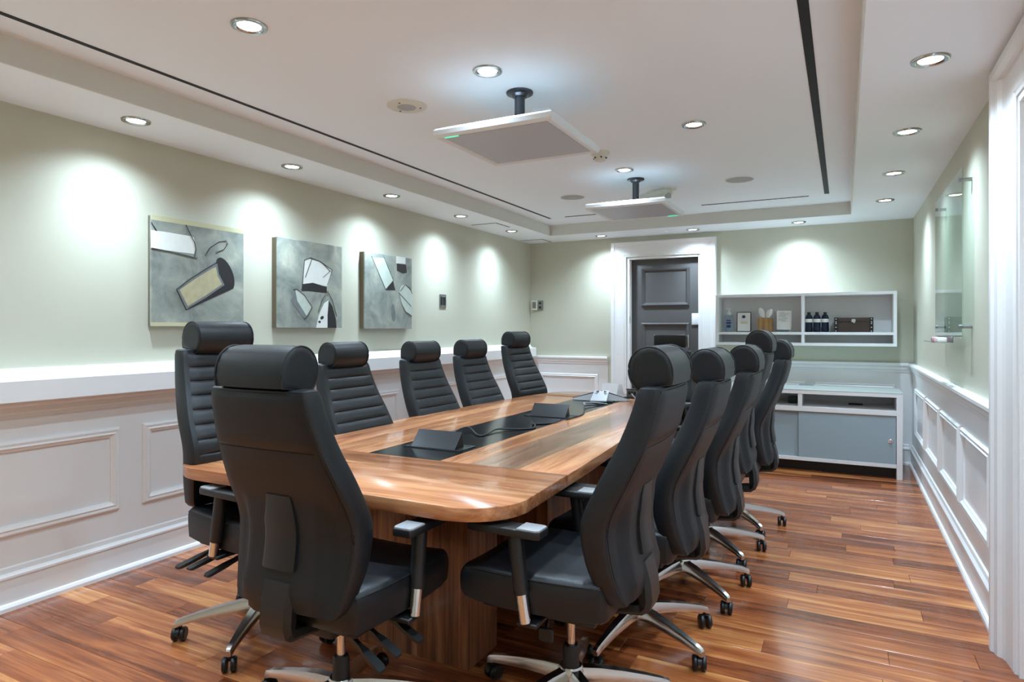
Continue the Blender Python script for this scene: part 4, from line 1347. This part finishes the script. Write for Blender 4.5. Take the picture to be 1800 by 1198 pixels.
canvas(2.609, 0.632, 1.333, 1.962, 0.030, 1, [
    ('pedge', [(0, 0.955), (1, 0.955), (1, 1), (0, 1)]), ('pedge', [(0, 0), (1, 0), (1, 0.035), (0, 0.035)]),
    ('pwhite', [(0, 0.695), (0.43, 0.690), (0.445, 0.75), (0.425, 0.845), (0.40, 0.855), (0.12, 0.862), (0, 0.860)]),
    ('pblack', [(0.35, 0.155), (0.87, 0.385), (0.885, 0.43), (0.77, 0.43), (0.64, 0.34), (0.50, 0.26)]),
    ('pblack', ell(0.776, 0.535, 0.165, 0.082, R(119))),
    ('pgrey', [(0.25, 0.345), (0.40, 0.455), (0.56, 0.555), (0.68, 0.625), (0.70, 0.52), (0.765, 0.415), (0.55, 0.275), (0.345, 0.160)]),
    ('pochre', [(0.275, 0.340), (0.45, 0.460), (0.62, 0.565), (0.665, 0.585), (0.685, 0.500), (0.735, 0.420), (0.55, 0.300), (0.36, 0.190)]),
    ('line', [(0.245, 0.345), (0.36, 0.435), (0.56, 0.565), (0.69, 0.645)]), ('line', [(0.245, 0.345), (0.345, 0.155)]),
    ('line', [(0.0, 0.93), (0.05, 0.86)]), ('line', [(0.34, 0.955), (0.43, 0.80), (0.445, 0.73), (0.43, 0.66)]), ('line', [(0.0, 0.70), (0.20, 0.685), (0.46, 0.655)]),
    ('line', [(0.56, 0.705), (0.60, 0.77), (0.70, 0.84), (0.78, 0.86), (0.80, 0.83), (0.76, 0.77), (0.68, 0.735)]),
    ('pgrey', ell(0.56, 0.70, 0.012, 0.012, 0, 10)), ('pgrey', ell(0.68, 0.735, 0.012, 0.012, 0, 10)),
], 'square grey-green abstract canvas with a tan cylinder and white block')
canvas(3.500, 0.640, 1.325, 1.950, 0.055, 2, [
    ('pwhite', [(0.37, 0.50), (0.39, 0.77), (0.46, 0.80), (0.62, 0.775), (0.82, 0.70), (0.76, 0.50)]),
    ('pblack', [(0.345, 0.42), (0.355, 0.50), (0.52, 0.525), (0.74, 0.49), (0.74, 0.415), (0.45, 0.425)]),
    ('line', [(0.355, 0.48), (0.39, 0.78), (0.48, 0.815), (0.62, 0.79), (0.83, 0.70), (0.75, 0.51)]), ('line', [(0.40, 0.58), (0.50, 0.80)]), ('line', [(0.64, 0.785), (0.80, 0.68)]), ('line', [(0.68, 0.60), (0.80, 0.69)]),
    ('ppale', [(0.25, 0.44), (0.36, 0.40), (0.50, 0.245), (0.42, 0.135), (0.30, 0.23)]),
    ('pgrey', [(0.225, 0.42), (0.25, 0.44), (0.27, 0.32), (0.42, 0.135), (0.385, 0.105), (0.26, 0.22), (0.19, 0.31)]),
    ('line', [(0.225, 0.43), (0.27, 0.44), (0.38, 0.38), (0.505, 0.24), (0.43, 0.13), (0.385, 0.10)]),
    ('pwhite', [(0.57, 0), (0.62, 0.16), (0.70, 0.29), (0.77, 0.33), (0.76, 0.18), (0.75, 0)]),
    ('pblack', [(0.75, 0), (0.75, 0.15), (0.77, 0.33), (0.83, 0.26), (0.89, 0.10), (0.90, 0)]),
    ('pblack', ell(0.66, 0.12, 0.03, 0.02, 0.4, 8)), ('pblack', ell(0.62, 0.07, 0.02, 0.014, 0, 8)),
    ('line', [(0.60, 0.18), (0.66, 0.33), (0.75, 0.44), (0.83, 0.33), (0.90, 0.14)]),
], 'square grey-green abstract canvas with a white shape over a black bar')
canvas(4.404, 0.640, 1.318, 1.946, 0.055, 3, [
    ('ppale', [(0.13, 0.93), (0.40, 0.95), (0.58, 0.66), (0.42, 0.52)]),
    ('pblack', [(0.575, 0.66), (0.625, 0.525), (0.42, 0.52)]),
    ('line', [(0.13, 0.95), (0.42, 0.525)]), ('line', [(0.38, 0.96), (0.58, 0.665)]), ('line', [(0.42, 0.53), (0.58, 0.66)]),
    ('pwhite', [(0.64, 0.90), (0.64, 1.0), (0.85, 1.0), (0.85, 0.91)]), ('pblack', [(0.66, 0.80), (0.66, 0.90), (0.86, 0.90), (0.88, 0.79), (0.80, 0.775)]),
    ('ppale', [(0.70, 0.48), (0.76, 0.60), (0.84, 0.62), (1.0, 0.52), (1.0, 0.18), (0.85, 0.24), (0.74, 0.36)]),
    ('line', [(0.72, 0.52), (0.84, 0.62), (0.94, 0.58), (1.0, 0.50)]), ('line', [(0.70, 0.50), (0.76, 0.35), (0.85, 0.24), (1.0, 0.18)]), ('line', [(0.70, 0.50), (0.98, 0.32)]),
    ('pgrey', ell(0.58, 0.22, 0.04, 0.12, 0.1, 14)),
], 'square grey-green abstract canvas with a black wedge and small black block')

# wall plates
sw = empty('dimmer_plate', (XL + 0.001, 5.305, 1.525))
bm = bmesh.new(); box(bm, (0.004, 0, 0.064), (0.008, 0.115, 0.130), 0.003, 2); finish('plate', bm, M['steel'], sw)
for s in (-1, 1):
    bm = bmesh.new(); box(bm, (0.010, s * 0.024, 0.064), (0.008, 0.030, 0.085), 0.003, 1); finish('slider', bm, M['gun'], sw)
tag(sw, 'brushed steel dimmer plate with two dark sliders past the last canvas', 'wall plate')
thm = empty('thermostat', (-3.40, YB - 0.001, 1.548))
bm = bmesh.new(); box(bm, (-0.028, -0.020, 0.060), (0.075, 0.040, 0.120), 0.004, 2); finish('sensor_box', bm, M['beige'], thm)
bm = bmesh.new(); box(bm, (-0.028, -0.041, 0.062), (0.050, 0.003, 0.078)); finish('sensor_face', bm, M['steel'], thm)
bm = bmesh.new(); box(bm, (0.045, -0.012, 0.060), (0.066, 0.024, 0.120), 0.004, 2); finish('control_box', bm, M['steel'], thm)
for z in (0.035, 0.085):
    bm = bmesh.new(); lathe(bm, [(0, 0), (0.016, 0), (0.014, 0.010), (0, 0.010)], 14, Matrix.Translation((0.045, -0.024, z)) @ Matrix.Rotation(PI / 2, 4, 'X')); finish('knob', bm, M['gun'], thm, True)
tag(thm, 'small pair of cream and steel thermostat boxes near the wall corner', 'thermostat')

# ---------------------------------------------------------------- glass board on the right wall
gbx = XR - 0.050
gbd = empty('glass_board', (XR, 4.60, 1.27))
pane = under(bx('pane', gbx - 0.003, gbx + 0.003, 4.05, 5.15, 1.272, 2.160, M['board']), gbd)
for y_ in (4.115, 5.085):
    for z_ in (1.330, 2.105):
        bm = bmesh.new(); lathe(bm, [(0, -0.004), (0.012, -0.004), (0.012, 0.001), (0.010, 0.002), (0.010, 0.056), (0, 0.056)], 16, Matrix.Translation((gbx - 0.006, y_, z_)) @ Matrix.Rotation(PI / 2, 4, 'Y'))
        under(finish('standoff', bm, M['steel'], None, True), gbd)
tag(gbd, 'frameless clear glass writing board on steel standoffs', 'glass board')
tr = empty('marker_tray', (XR, 4.62, 1.235))
bm = bmesh.new(); box(bm, (gbx - 0.05, 4.62, 1.240), (0.085, 0.62, 0.005), 0.001, 1); under(finish('shelf_plate', bm, M['board']), tr)
bm = bmesh.new(); box(bm, (gbx - 0.01, 4.62, 1.258), (0.005, 0.62, 0.036), 0.001, 1); under(finish('clip_plate', bm, M['steel']), tr)
tag(tr, 'narrow clear marker tray clipped under the glass board', 'marker tray')
for (y_, l_, m_, nm, lb) in ((4.42, 0.11, 'pad_white', 'board_eraser', 'white board eraser block on the marker tray'), (4.60, 0.10, 'pad_pink', 'board_eraser', 'pink felt eraser on the marker tray')):
    bm = bmesh.new(); box(bm, (0, 0, 0.013), (0.045, l_, 0.026), 0.005, 2)
    tag(finish(nm, bm, M[m_], None, True, (gbx - 0.052, y_, 1.2425)), lb, 'eraser')
for k, y_ in enumerate((4.74, 4.84)):
    bm = bmesh.new(); lathe(bm, [(0, -0.06), (0.008, -0.06), (0.008, 0.03), (0.009, 0.032), (0.009, 0.06), (0, 0.06)], 12, Matrix.Rotation(PI / 2, 4, 'X'))
    tag(finish('marker_pen', bm, M['pad_white' if k == 0 else 'ink'], None, True, (gbx - 0.045, y_, 1.2515)), ('white' if k == 0 else 'black') + ' marker pen lying on the clear tray', 'pen')
